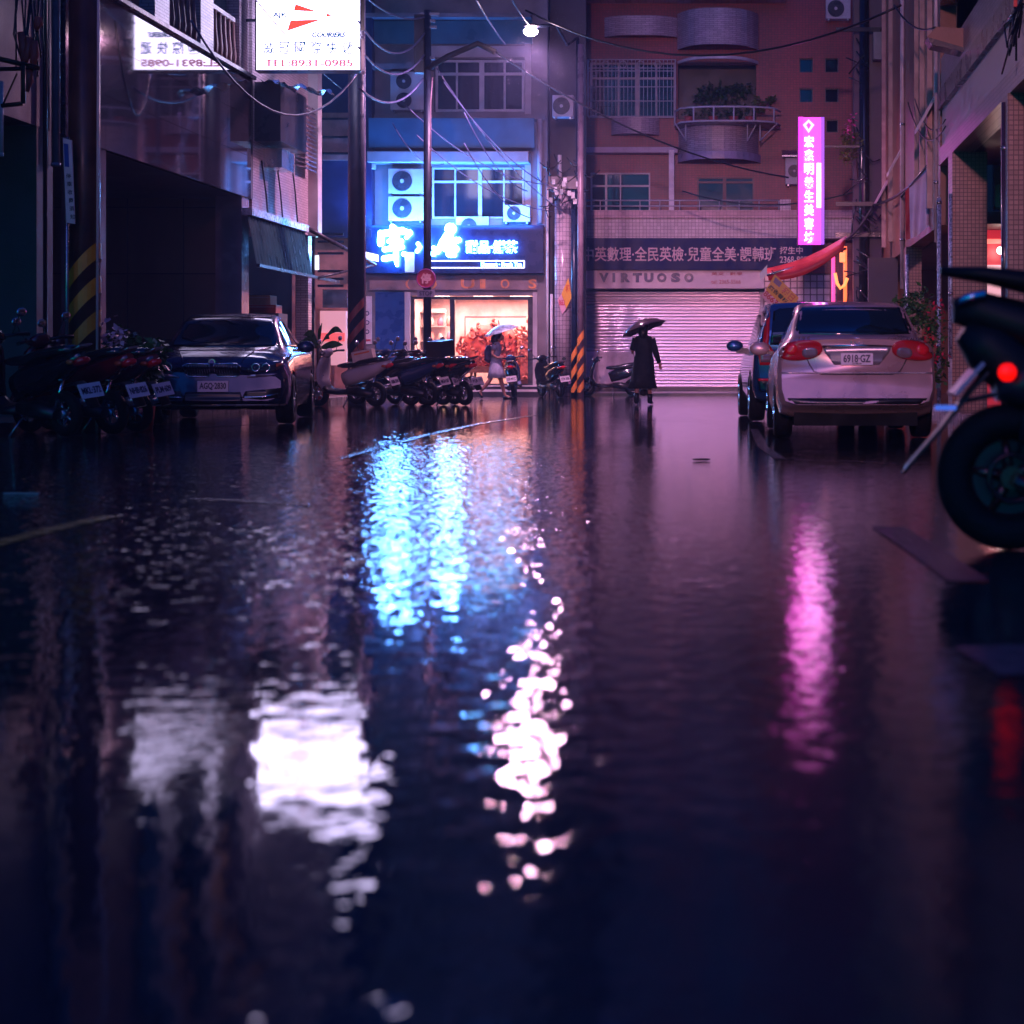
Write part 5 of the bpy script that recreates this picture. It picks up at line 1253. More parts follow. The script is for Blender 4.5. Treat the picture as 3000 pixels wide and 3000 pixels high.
redlens = pm('red_lens', (0.42,0.015,0.02), .12, var=.15, coat=.6); clearlens = pm('clear_lens', (0.30,0.22,0.24), .08, .4, coat=.8)
plate_w = pm('plate_white', (0.66,0.58,0.66), .35, var=.06); plate_ink = pm('plate_ink', (0.01,0.015,0.06), .4); chrome = pm('chrome', (0.7,0.68,0.72), .12, 1.0, var=.1)
trimb = pm('black_trim', (0.012,0.012,0.014), .35)

# --- silver saloon seen from behind
silver = pm('silver_car_paint', (0.64,0.41,0.39), .32, .45, var=.12, coat=.5)
L = 4.5
tab = [(0,.80,.80,.70,.38,.98,1.06),(.12,.84,.84,.72,.34,1.0,1.09),(.42,.85,.84,.70,.24,1.0,1.115),(.52,.85,.84,.68,.24,1.0,1.14),(1.05,.85,.84,.60,.22,.99,1.46),(1.6,.85,.84,.58,.2,.98,1.51),(2.3,.85,.84,.58,.2,.96,1.51),(2.75,.85,.83,.60,.2,.94,1.40),(3.45,.85,.83,.70,.2,.93,1.02),(3.6,.85,.82,.72,.2,.91,.97),(4.2,.83,.80,.66,.24,.78,.84),(4.42,.76,.74,.60,.3,.68,.74),(4.5,.68,.66,.55,.36,.60,.66)]
def warp_s(x, y, z):
    k = max(0, 1-y/.5); kk = max(0, 1-(L-y)/.6)
    y2 = y + k*(.20*(abs(x)/.85)**3.5 + (.10 if z > .76 else .0)*min(1,(z-.76)/.04 if z > .76 else 0) + max(0, z-.95)*.25 + max(0,.42-z)*.35 + (.9*(z-.56)**2 if z < .76 else 0))
    y2 -= kk*(.28*(abs(x)/.85)**2.5)
    return (x, y2, z)
me, bvh = car_shell(L, tab, warp_s, (.98, 3.62), .305, .2)
t = thing('silver_car', 'silver saloon with oval red tail lamps and plate 6918 GZ parked on the right', 'car', (1.20, 17.9, 0), R(.8))
me.materials.clear(); me.materials.append(silver); o = bpy.data.objects.new('body', me); COL.objects.link(o); o.parent = t
body = o
def tr(pts): return pts
patch(bvh, [(-.60,1.135),(-.635,1.19),(-.565,1.44),(-.50,1.472),(0,1.485),(.50,1.472),(.565,1.44),(.635,1.19),(.60,1.135),(.3,1.125),(-.3,1.125)], 'r', .004).build('rear_window', carglass, t)
for s_ in (-1,1):
    lp = patch(bvh, [(p[0]*s_, p[1]) for p in ell(.60,.955,.235,.105,26,2.4,-.10)], 'r', .018).build('tail_lamp', redlens, t)
    patch(bvh, [(p[0]*s_, p[1]) for p in ell(.50,.93,.085,.055,18,2.4,-.1)], 'r', .026).build('reversing_lens', clearlens, lp)
    patch(bvh, [(p[0]*s_, p[1]) for p in ell(.70,.965,.07,.06,18,2.0)], 'r', .026).build('brake_lens', pm('bright_red_lens', (0.75,0.02,0.03), .1, coat=.8), lp)
    patch(bvh, [(1.05,1.06),(1.25,1.38),(1.75,1.42),(2.15,1.42),(2.65,1.34),(3.1,1.06),(2.0,1.05)], 'l' if s_ < 0 else 'e', .004).build('side_window', carglass, t)
    m_ = MB().ball((s_*.97, 2.95, 1.0), .11, 14, 8, (1.15,.6,.78)); mir = m_.build('door_mirror', silver, t)
    MB().box(s_*.80, s_*.90, 2.93, 2.98, .93, .97).build('mirror_arm', trimb, mir)
    for wy in (.98, 3.62): wheel(t, s_*.76, wy, .305, .2, steel)
rc = patch(bvh, [(-.36,.99),(.36,.99),(.34,.93),(.24,.80),(-.24,.80),(-.34,.93)], 'r', .003).build('plate_recess', pm('silver_shade', (0.36,0.32,0.33), .3, .6), t)
y_ = .035
h = bvh.ray_cast(Vector((0,-3,.99)), Vector((0,1,0))); ya = h[0].y; 
garn = MB().sweep([(-.37,1.0,.02,.012),(0,1.008,.02,.014),(.37,1.0,.02,.012)]).xf(Matrix.Translation((0,ya-.012,0))).build('boot_garnish', chrome, t)
h = bvh.ray_cast(Vector((0,-3,.86)), Vector((0,1,0))); yp = h[0].y
pl = MB().box(-.17,.17,yp-.03,yp-.005,.80,.925).build('number_plate', plate_w, t); face_text('6918·GZ', 0, .868, .29, .085, yp-.035, plate_ink, t, parent=pl, bold=.03); face_text('台灣省', 0, .816, .10, .018, yp-.035, plate_ink, t, parent=pl, bold=.0)
ob = MB().torus((0,ya-.02,1.045), .052, .006, 'y', 24, 5); ob.v = [Vector((v.x*1.25, v.y, 1.045+(v.z-1.045)*.8)) for v in ob.v]
ob2 = MB().torus((0,ya-.022,1.05), .028, .005, 'y', 20, 5); ob3 = MB().torus((0,ya-.022,1.062), .03, .005, 'y', 20, 5); ob3.v = [Vector((v.x*1.2, v.y, 1.062+(v.z-1.062)*.5)) for v in ob3.v]
for q in (ob2, ob3): k = len(ob.v); ob.v += q.v; ob.f += [[i+k for i in f] for f in q.f]; ob.sm += q.sm
ob.build('emblem', chrome, t)
h = bvh.ray_cast(Vector((.45,-3,1.07)), Vector((0,1,0))); yb = h[0].y if h[0] else .1
face_text('COROLLA ALTIS', .50, 1.075, .36, .028, yb-.012, pm('dark_badge', (0.03,0.02,0.03), .3, .8), t, bold=.03); face_text('1.8 E', -.56, 1.085, .12, .028, yb-.005, MATS['dark_badge'], t, bold=.03)
seam = MB()
P = [(-.62,1.07),(-.50,.80),(-.46,.735),(-.38,.70),(.38,.70),(.46,.735),(.50,.80),(.62,1.07)]; pp = []
for a, b in zip(P, P[1:]):
    for k in range(5):
        x_ = a[0]+(b[0]-a[0])*k/5; z_ = a[1]+(b[1]-a[1])*k/5; h = bvh.ray_cast(Vector((x_,-3,z_)), Vector((0,1,0)))
        if h[0]: pp.append(h[0]+Vector((0,-.001,0)))
seam.tube(pp, .006, 5); seam.build('boot_seam', trimb, t)
pp = []
for k in range(21):
    x_ = -.8+1.6*k/20; h = bvh.ray_cast(Vector((x_,-3,.715)), Vector((0,1,0)))
    if h[0]: pp.append(h[0]+Vector((0,-.003,0)))
MB().tube(pp, .010, 6).build('bumper_line', pm('silver_shade', (0.36,0.32,0.33), .3, .6), t)
patch(bvh, [(-.74,.45),(.74,.45),(.70,.385),(-.70,.385)], 'r', .006).build('lower_valance', trimb, t)
MB().box(-.66,.66,.35,4.2,.15,.30).build('underbody_shade', pm('underbody_shade_black', (0.002,0.002,0.002), .95), t)  # added box, near black to imitate the shade under the car
MB().tube([(.0,1.85,1.49),(.02,1.6,1.62)], .004, 5).build('aerial', trimb, t)

# --- dark blue SUV beyond it
suv = pm('dark_blue_car_paint', (0.035,0.10,0.24), .18, .5, var=.05, coat=1.0)
L = 4.55
tab = [(0,.82,.82,.72,.42,1.02,1.22),(.06,.87,.87,.74,.34,1.04,1.40),(.16,.89,.88,.66,.3,1.05,1.60),(.35,.89,.88,.64,.28,1.05,1.67),(1.2,.89,.88,.66,.26,1.04,1.70),(2.4,.89,.88,.66,.26,1.02,1.70),(2.85,.89,.88,.66,.26,1.02,1.60),(3.45,.89,.87,.74,.26,1.0,1.14),(4.2,.86,.84,.70,.3,.90,.98),(4.45,.78,.76,.6,.36,.78,.86),(4.55,.70,.68,.55,.4,.7,.76)]
def warp_v(x, y, z):
    k = max(0, 1-y/.35); kk = max(0, 1-(L-y)/.5)
    return (x, y + k*(.12*(abs(x)/.88)**4 + max(0,z-1.05)*.22) - kk*(.22*(abs(x)/.88)**2.5), z)
me, bvh = car_shell(L, tab, warp_v, (.85, 3.55), .34, .22)
t = thing('blue_car', 'dark blue estate car with tall tail lamps parked ahead of the silver saloon', 'car', (1.02, 23.6, 0), R(3.2))
me.materials.clear(); me.materials.append(suv); o = bpy.data.objects.new('body', me); COL.objects.link(o); o.parent = t
patch(bvh, [(-.66,1.08),(-.60,1.55),(-.5,1.6),(.5,1.6),(.60,1.55),(.66,1.08)], 'r', .004).build('rear_window', carglass, t)
for s_ in (-1,1):
    patch(bvh, [(s_*a,b) for a, b in ((.80,.80),(.84,1.10),(.76,1.12),(.70,1.58),(.645,1.60),(.68,1.10),(.60,.98),(.60,.80))], 'r', .016).build('tail_lamp', redlens, t)
    patch(bvh, [(s_*a,b) for a, b in ((.79,.84),(.80,.97),(.62,.97),(.62,.84))], 'r', .022).build('reversing_lens', clearlens, t)
    patch(bvh, [(s_*a,b) for a, b in ((.82,.58),(.82,.615),(.45,.615),(.45,.58))], 'r', .012).build('bumper_reflector', pm('bright_red_lens', (0.75,0.02,0.03), .1), t)
    patch(bvh, [(.5,1.1),(.55,1.5),(.8,1.58),(2.4,1.6),(2.85,1.5),(3.3,1.12)], 'l' if s_ < 0 else 'e', .004).build('side_window', carglass, t)
    mir = MB().ball((s_*1.00, 3.0, 1.10), .12, 14, 8, (1.1,.5,.75)).build('door_mirror', suv, t); MB().box(s_*.80, s_*.98, 2.97, 3.03, .99, 1.07).build('mirror_arm', trimb, mir)
    for wy in (.85, 3.55): wheel(t, s_*.80, wy, .34, .22, steel)
MB().box(-.68,.68,.3,4.2,.16,.34).build('underbody_shade', MATS['underbody_shade_black'], t)  # black block again imitating shade below the body
patch(bvh, [(-.84,.62),(.84,.62),(.80,.43),(-.80,.43)], 'r', .006).build('lower_bumper', trimb, t)

# --- grey saloon facing the viewer on the left
bpaint = pm('grey_blue_car_paint', (0.022,0.034,0.085), .20, .25, var=.25, coat=.5)
L = 4.9
tab = [(0,.80,.78,.6,.32,.95,1.02),(.15,.90,.88,.68,.26,1.0,1.06),(.7,.93,.91,.66,.2,1.0,1.14),(1.5,.94,.91,.60,.18,.98,1.42),(2.1,.94,.91,.60,.18,.97,1.49),(2.6,.94,.91,.60,.18,.96,1.49),(2.95,.94,.91,.61,.18,.95,1.42),(3.62,.94,.91,.74,.18,.93,1.06),(3.72,.94,.91,.78,.18,.91,1.01),(4.3,.94,.90,.74,.2,.88,.96),(4.7,.92,.87,.68,.24,.82,.88),(4.85,.88,.82,.62,.28,.76,.81),(4.9,.84,.78,.58,.32,.70,.745)]
def warp_b(x, y, z):
    k = max(0, 1-y/.6); kk = max(0, 1-(L-y)/.6)
    return (x, y + k*(.25*(abs(x)/.93)**3) - kk*(.34*(abs(x)/.93)**2.6 + max(0,z-.66)*.5 + max(0,.46-z)*.45), z)
me, bvh = car_shell(L, tab, warp_b, (.95, 3.95), .33, .22)
SC = 1.03
yaw = math.pi - math.atan(.178) + R(0)
yaw = math.pi + math.atan(.170)
t = thing('grey_car', 'dark grey-blue saloon with twin slatted grille and plate AGQ 2830 facing the camera', 'car', (0,0,0), yaw)
# front bumper centre sits at (-6.9, 22.4); forward is local +y
fx, fy = math.cos(yaw+math.pi/2), math.sin(yaw+math.pi/2)
t.location = (-6.97 - fx*L*SC, 22.3 - fy*L*SC, 0); t.scale = (SC, SC, SC)
me.materials.clear(); me.materials.append(bpaint); o = bpy.data.objects.new('body', me); COL.objects.link(o); o.parent = t
patch(bvh, [(-.70,1.03),(-.60,1.30),(-.54,1.455),(.54,1.455),(.60,1.30),(.70,1.03),(.4,1.015),(-.4,1.015)], 'f', .004).build('windscreen', carglass, t)
for s_ in (-1,1):
    gr_ = patch(bvh, [(s_*a,b) for a, b in ((.03,.79),(.30,.795),(.355,.765),(.34,.67),(.29,.635),(.06,.635),(.03,.67))], 'f', .012).build('grille', trimb, t)
    for k in range(9):
        xx = .06+.031*k; pp = []
        for q in range(5):
            z_ = .65+.135*q/4; h = bvh.ray_cast(Vector((s_*xx, 9, z_)), Vector((0,-1,0)))
            if h[0]: pp.append(h[0]+Vector((0,.018,0)))
        if len(pp) > 1: MB().tube(pp, .0045, 5).build('grille_slat', chrome, gr_)
    P = [(.03,.67),(.03,.79),(.30,.797),(.357,.765),(.342,.67),(.29,.632),(.06,.632),(.03,.67)]; pp = []
    for a, b in zip(P, P[1:]):
        for q in range(4):
            x_ = a[0]+(b[0]-a[0])*q/4; z_ = a[1]+(b[1]-a[1])*q/4; h = bvh.ray_cast(Vector((s_*x_, 9, z_)), Vector((0,-1,0)))
            if h[0]: pp.append(h[0]+Vector((0,.012,0)))
    MB().tube(pp, .008, 6).build('grille_surround', chrome, gr_)
    hl = patch(bvh, [(s_*a,b) for a, b in ((.42,.70),(.46,.77),(.62,.815),(.83,.835),(.87,.79),(.76,.69),(.52,.675))], 'f', .010).build('headlight', pm('dark_headlamp', (0.05,0.05,0.07), .05, .3, coat=1), t)
    for cx in (.54,.66):
        h = bvh.ray_cast(Vector((s_*cx, 9, .748)), Vector((0,-1,0)))
        if h[0]: MB().torus(h[0]+Vector((0,.02,0)), .048, .008, 'y', 22, 6).build('lamp_ring', chrome, hl)
    patch(bvh, [(s_*a,b) for a, b in ((.77,.80),(.83,.81),(.85,.785),(.78,.755))], 'f', .018).build('indicator_lens', pm('amber_lens', (0.55,0.12,0.05), .15), hl)
    patch(bvh, [(s_*a,b) for a, b in ((.42,.625),(.48,.655),(.80,.668),(.68,.632),(.42,.612))], 'f', .012).build('washer_strip', pm('pale_chrome', (0.6,0.55,0.65), .2, .5), t)
    il = patch(bvh, [(s_*a,b) for a, b in ((.36,.36),(.40,.44),(.84,.485),(.82,.36),(.6,.33))], 'f', .008).build('side_intake', trimb, t)
    patch(bvh, [(s_*a,b) for a, b in ((.37,.372),(.60,.378),(.80,.41),(.80,.395),(.60,.362),(.37,.356))], 'f', .018).build('intake_trim', chrome, il)
    patch(bvh, [(1.0,1.02),(1.35,1.34),(1.9,1.42),(2.6,1.42),(2.95,1.33),(3.4,1.03)], 'l' if s_ < 0 else 'e', .004).build('side_window', carglass, t)
    mir = MB().ball((s_*1.03, 3.2, 1.03), .12, 14, 8, (1.0,.6,.7)).build('door_mirror', bpaint, t); MB().box(s_*.86, s_*.96, 3.18, 3.22, .96, 1.0).build('mirror_arm', trimb, mir)
    for wy in (.95, 3.95): wheel(t, s_*.84, wy, .33, .23, steel)
patch(bvh, [(-.34,.43),(.34,.43),(.38,.30),(-.38,.30)], 'f', .006).build('lower_intake', trimb, t)
patch(bvh, [(-.88,.27),(.88,.27),(.86,.245),(-.86,.245)], 'f', .016).build('lip_trim', pm('silver_shade', (0.36,0.32,0.33), .3, .6), t)
h = bvh.ray_cast(Vector((0, 9, .50)), Vector((0,-1,0))); yp = h[0].y
pl = MB().box(-.19,.19,yp+.005,yp+.03,.435,.575).build('number_plate', plate_w, t); face_text('AGQ·2830', 0, .505, .33, .095, yp+.036, plate_ink, t, front=True, parent=pl, bold=.03)
h = bvh.ray_cast(Vector((0, 9, .815)), Vector((0,-1,0)))
if h[0]:
    bdg = MB().disc(h[0]+Vector((0,.01,0)), .042, .012).build('round_badge', chrome, t); MB().disc(h[0]+Vector((0,.02,0)), .03, .008).build('badge_centre', pm('badge_blue', (0.03,0.08,0.4), .3), bdg)
for s_ in (-1,1):
    pp = []
    for k in range(9):
        y_ = 3.75+1.0*k/8; x_ = s_*(.62-.26*k/8); h = bvh.ray_cast(Vector((x_, y_, 4)), Vector((0,0,-1)))
        if h[0]: pp.append(h[0]+Vector((0,0,.002)))
    MB().tube(pp, .010, 6).build('bonnet_crease', bpaint, t)

# ================================================================ scooters
def scooter(x, y, yaw, label, bodym, seed=0, tall=False, plate='', group='parked scooters', box=False, scale=1.0):
    """forward is local +x; origin on the ground under the seat"""
    rnd = random.Random(seed)
    t = thing('scooter', label, 'scooter', (x, y, 0), yaw, group); t.scale = (scale,)*3
    lean = R(-7); 
    def lm_(mb): return mb.xf(Matrix.Rotation(lean, 4, 'X'))
    for wx_, r in ((-.60,.235),(.66,.235)):
        ty = lm_(MB().torus((wx_,0,r), r-.055, .055, 'y', 28, 10)).build('tyre', rubber, t)
        rm = MB().disc((wx_,0,r), .05, .12); rm.torus((wx_,0,r), r-.105, .014, 'y', 24, 5)
        for k in range(5):
            a = k*2*math.pi/5; rm.tube([(wx_,0,r),(wx_+math.cos(a)*(r-.10),0,r+math.sin(a)*(r-.10))], .014, 5)
        lm_(rm).build('rim', steel, ty)
    b = lm_(MB().sweep([(.02,.50,.13,.14),(-.15,.56,.17,.16),(-.40,.62,.18,.15),(-.65,.70,.15,.11),(-.86,.78,.09,.07),(-.96,.83,.04,.03)], 16, 2.4)).build('body_shell', bodym, t)
    lm_(MB().sweep([(.12,.76,.10,.03),(.0,.765,.145,.05),(-.25,.78,.15,.06),(-.40,.83,.15,.05),(-.70,.875,.12,.05),(-.86,.88,.06,.03)], 14, 2.8)).build('seat', pm('wet_black_vinyl', (0.02,0.02,0.022), .2, coat=.6), t)
    lm_(MB().sweep([(-.05,.28,.15,.05),(.15,.27,.17,.045),(.38,.29,.16,.045),(.46,.36,.14,.05)], 12, 3.2)).build('floorboard', trimb, t)
    fs = lm_(MB().sweep([(.44,.30,.13,.05),(.52,.50,.19,.05),(.50,.72,.20,.06),(.44,.88,.15,.05),(.40,.95,.09,.03)], 14, 2.6)).build('front_shield', bodym, t)
    lm_(MB().sweep([(.40,.92,.08,.04),(.38,.98,.15,.06),(.35,1.03,.12,.05),(.33,1.07,.05,.02)], 12, 2.4)).build('handlebar_cowl', bodym, t)
    lm_(MB().ball((.47,0,.99), .075, 12, 8, (.7,1.3,.8))).build('headlight', clearlens, t)
    lm_(MB().sweep([(.46,.42,.05,.02),(.62,.49,.07,.02),(.78,.46,.07,.02),(.90,.34,.05,.015)], 10, 2.6)).build('front_mudguard', bodym, t)
    lm_(MB().tube([(.66,.09,.235),(.55,.09,.45),(.47,.06,.6)], .02, 8)).build('fork', steel, t)
    for s_ in (-1,1): lm_(MB().tube([(.36,s_*.10,1.0),(.33,s_*.24,1.01),(.27,s_*.36,1.0)], [.02,.018,.022], 8)).build('handlebar', trimb, t)
    for s_ in (-1,1):
        m_ = lm_(MB().tube([(.33,s_*.20,1.02),(.34,s_*.27,1.12),(.32,s_*.30,1.20)], .007, 6)).build('mirror_stem', trimb, t)
        lm_(MB().ball((.31,s_*.32,1.23), .055, 12, 8, (.3,1.15,.85))).build('mirror', chrome, m_)
        lm_(MB().ball((-.88,s_*.10,.76), .035, 10, 6, (1.4,.8,.8))).build('turn_signal', pm('amber_lens', (0.55,0.12,0.05), .15), t)
    lm_(MB().sweep([(-.90,.74,.085,.045),(-.96,.77,.075,.04),(-1.0,.78,.04,.02)], 12, 2.4)).build('tail_lamp', MATS['bright_red_lens'], t)
    rf = lm_(MB().sweep([(-.70,.52,.07,.015),(-.85,.55,.08,.012),(-.97,.46,.08,.012),(-1.05,.30,.07,.010)], 10, 3)).build('rear_mudguard', trimb, t)
    pc = Vector((-1.02,0,.47)); M = Matrix.Translation(pc) @ Matrix.Rotation(R(22), 4, 'Y')
    lm_(MB().box(-.008,.004,-.13,.13,-.075,.075).xf(M)).build('number_plate', plate_w, rf)
    tm = text_mb(plate or 'KJG·528', -.11, .11, -.035, .035, 0, .003, .02); tm.xf(Matrix.Rotation(R(-90), 4, 'Z')); tm.xf(Matrix.Translation((-.013,0,0))); tm.xf(M); lm_(tm).build('lettering', plate_ink, t)
    lm_(MB().sweep([(-.85,.86,.09,.012),(-1.02,.92,.08,.012)], 8, 3)).build('grab_rail', steel, t)
    lm_(MB().tube([(-.15,-.15,.28),(-.40,-.17,.26),(-.82,-.18,.36)], [.025,.055,.048], 12)).build('exhaust', steel, t)
    lm_(MB().sweep([(-.62,.24,.10,.05),(-.30,.28,.10,.09),(-.05,.30,.08,.07)], 10, 3).xf(Matrix.Translation((0,.06,0)))).build('engine', pm('dark_engine', (0.05,0.05,0.055), .4, .7), t)
    MB().tube([(-.10,.10,.22),(-.06,.26,.0)], .012, 6).build('side_stand', steel, t)
    MB().tube([(-.55,.09,.30),(-.62,.06,.58)], .022, 8).build('shock_absorber', chrome, t)
    if box: lm_(MB().box(-1.15,-.80,-.19,.19,.93,1.22)).build('top_box', trimb, t)
    return t
bodies = dict(black=pm('black_scooter_paint', (0.012,0.012,0.016), .14, coat=1.0, var=.1), red=pm('red_scooter_paint', (0.16,0.006,0.010), .16, coat=1.0, var=.1),
    blue=pm('navy_scooter_paint', (0.015,0.03,0.10), .15, coat=1.0, var=.1), white=pm('white_scooter_paint', (0.50,0.44,0.48), .2, coat=1.0, var=.1), pink=pm('rose_scooter_paint', (0.12,0.03,0.045), .2, coat=1.0, var=.1))
g_ = 'scooters parked at the near left'
scooter(wx(80,19.3), 19.3, R(150), 'black scooter at the far left edge, nearest of the left scooters', bodies['black'], 1, plate='MKL·372', group=g_, scale=1.12)
scooter(wx(215,20.0), 20.0, R(152), 'black scooter with red flank, middle of the near left scooters', bodies['red'], 2, plate='NHB·826', group=g_, scale=1.1)
scooter(wx(300,20.9), 20.7, R(155), 'dark red scooter nearest the red flower pot, right of the near left scooters', bodies['pink'], 3, plate='PLM·609', group=g_, scale=1.1)
g_ = 'scooters parked beside the dark pole'
for i, (a, d_, c, lab) in enumerate(((1022,33.2,'white','white and dark scooter squeezed between the grey saloon and the dark pole'),(1130,34.4,'black','black scooter just right of the dark striped pole'),(1185,34.0,'blue','navy scooter, second right of the dark striped pole'),
        (1232,34.6,'black','black scooter parked at the foot of the stop sign pole'),(1272,35.2,'red','red-trimmed scooter right of the stop sign pole'),(1305,34.4,'black','outermost black scooter nearest the walking woman'))):
    scooter(wx(a,d_), d_, R(158-4*i), lab, bodies[c], 10+i, plate=('ABK·318','LDE·550','MGH·207','EKA·944','NTP·163','PQR·775')[i], group=g_, scale=1.06, box=(i==2))
scooter(wx(1494,42.3), 43.2, R(96), 'dark scooter with lit-looking red tail seen from behind before the dessert shop', bodies['blue'], 31, plate='528·MKC', group='scooters by the far buildings')
scooter(wx(1612,43.0), 43.4, R(118), 'dark scooter seen from behind left of the round tiled column', bodies['black'], 32, plate='CFX·306', group='scooters by the far buildings')
scooter(wx(1790,45.5), 45.5, R(180), 'dark scooter side-on against the roller shutter, behind the person in black', bodies['black'], 33, plate='GHT·412', group='scooters by the far buildings', scale=.98)
# paper parcel on a scooter by the pole
t = thing('cardboard_parcel', 'pale cardboard parcel with an orange band resting on a scooter seat', 'parcel', (wx(1065,33.0), 33.0, .96))
M = Matrix.Translation((wx(1066,33.0), 33.0, wz(1042,33.0))) @ Matrix.Rotation(R(-12), 4, 'Y')
wpart(MB().cbox(0,0,0,.40,.3,.20).xf(M), 'carton', pm('pale_cardboard', (0.55,0.42,0.38), .5), t); wpart(MB().cbox(0,-.005,.05,.30,.302,.03).xf(M), 'orange_band', pm('orange_ink', (0.6,0.12,0.02), .4), t)

# ================================================================ motorcycle, right foreground (side on, tail to the left)
MX, MY = wx(2958,7.35), 7.35
t = thing('motorcycle', 'big black motorcycle cut by the right edge with round red tail lamp lit', 'motorcycle', (MX, MY, gz(MY)))
g0 = gz(MY)
def mp(mb, nm, mat, par=None, **k):
    return mb.build(nm, mat, par or t, **k)
rW = .315
ty = mp(MB().torus((0,0,rW), rW-.075, .075, 'y', 56, 14), 'tyre', rubber)
rm = MB(); rm.torus((0,0,rW), .175, .016, 'y', 40, 8); rm.disc((0,0,rW), .05, .16)
for k in range(5):
    a = .45+k*2*math.pi/5; rm.tube([(0,0,rW),(.17*math.cos(a),0,rW+.17*math.sin(a))], [.03,.016], 8)
mp(rm, 'rim', pm('bronze_rim', (0.20,0.06,0.05), .25, .8), ty)
mp(MB().disc((0,.02,rW), .205, .03, 'y', 40), 'wheel_dark_fill', trimb, ty)  # added disc, its black imitates the dark inside of the wheel
bd = MB().torus((0,-.085,rW), .10, .012, 'y', 36, 6); mp(bd, 'brake_disc', pm('dark_copper', (0.10,0.03,0.03), .3, .8), ty)
mp(MB().tube([(0,-.14,rW),(.10,-.14,rW-.055),(.24,-.14,rW-.02),(.42,-.13,rW+.08),(.6,-.12,rW+.10)], [.03,.028,.03,.04,.05], 12), 'swing_arm', pm('red_lit_metal', (0.30,0.09,0.07), .22, .9))  # red light on the swing arm is put into its colour
mp(MB().tube([(.22,-.20,rW-.08),(.45,-.20,rW-.05),(.8,-.16,rW-.06)], [.065,.06,.03], 14), 'exhaust', pm('dark_chrome', (0.12,0.10,0.11), .18, .9))
mp(MB().sweep([(-.30,1.20,.03,.02),(-.12,1.185,.08,.035),(.15,1.14,.12,.055),(.45,1.05,.15,.07),(.75,1.02,.13,.07)], 14, 2.6), 'seat', pm('soft_black', (0.004,0.004,0.004), .5, spec=.25))
mp(MB().sweep([(-.245,1.03,.05,.055),(-.14,1.03,.09,.085),(.10,.95,.12,.11),(.40,.85,.14,.13),(.80,.80,.14,.14)], 16, 2.4), 'tail_cowl', pm('soft_black', (0.004,0.004,0.004), .5, spec=.25))
mp(MB().sweep([(-.07,.69,.10,.05),(.06,.72,.14,.11),(.18,.70,.15,.17),(.35,.68,.16,.24),(.9,.66,.16,.26)], 16, 2.6), 'side_fairing', trimb)
mp(MB().sweep([(-.20,.95,.08,.06),(-.10,.88,.11,.12),(.02,.78,.12,.13),(.14,.66,.12,.12),(.25,.55,.10,.06)], 12, 2.6), 'under_tail', MATS['soft_black'])
mp(MB().tube([(-.24,-.06,1.055),(-.20,-.10,1.08),(-.12,-.11,1.10)], .018, 8), 'grab_handle', chrome)
mp(MB().sweep([(.06,.84,.07,.03),(-.08,.79,.09,.02),(-.17,.69,.09,.012),(-.30,.52,.075,.010),(-.44,.36,.06,.008),(-.46,.33,.05,.006)], 10, 3.2), 'mudguard', trimb)
mp(MB().box(-.012,.004,-.13,.13,-.09,.09).xf(Matrix.Translation((-.185,0,.735)) @ Matrix.Rotation(R(42), 4, 'Y')), 'number_plate', pm('worn_plate', (0.35,0.32,0.38), .25))
mp(MB().box(-.045,.045,-.10,-.09,-.010,.010).xf(Matrix.Translation((-.29,-.02,.615))), 'reflector', em('blue_reflector_glow', (0.1,0.25,1.0), .5, (.1,.2,.7)))  # reflector emits weakly to imitate the light it throws back
tl = mp(MB().ball((-.035,-.16,.765), .040, 18, 10, (1,.5,1)), 'tail_lamp', em('tail_red', (1.0,0.004,0.0), 1.1, (.5,.01,.0)))
mp(MB().tube([(-.035,-.15,.765),(-.02,-.02,.80)], .022, 8), 'lamp_stalk', trimb, tl)
mp(MB().tube([(.05,-.10,.45),(.20,-.11,.78)], .030, 12), 'shock_absorber', chrome)
mp(MB().tube([(.02,-.12,.42),(.06,-.12,.62),(.14,-.11,.80)], .012, 8), 'brake_hose', trimb)
mp(MB().box(.10,.9,-.13,.13,.36,.80), 'engine', pm('dark_engine', (0.05,0.05,0.055), .4, .7), bevel=.04)
mp(MB().sweep([(.75,.95,.17,.10),(1.0,1.05,.17,.13),(1.3,1.0,.12,.12)], 14, 2.4), 'fuel_tank', MATS['soft_black'])
ty2 = mp(MB().torus((1.42,0,rW), rW-.07, .07, 'y', 40, 10), 'tyre', rubber); mp(MB().torus((1.42,0,rW), .175, .016, 'y', 32, 6), 'rim', MATS['bronze_rim'], ty2)
mp(MB().tube([(1.42,.09,rW),(1.2,.09,.95)], .028, 10), 'fork', chrome)
mp(MB().tube([(1.2,-.36,1.08),(1.22,0,1.05),(1.2,.36,1.08)], .016, 8), 'handlebar', trimb)
mp(MB().tube([(.35,.16,.30),(.30,.30,.0)], .014, 6), 'side_stand', steel)
mp(MB().sweep([(.16,.62,.10,.015),(-.04,.675,.10,.012),(-.20,.64,.09,.01)], 10, 3), 'hugger', trimb)

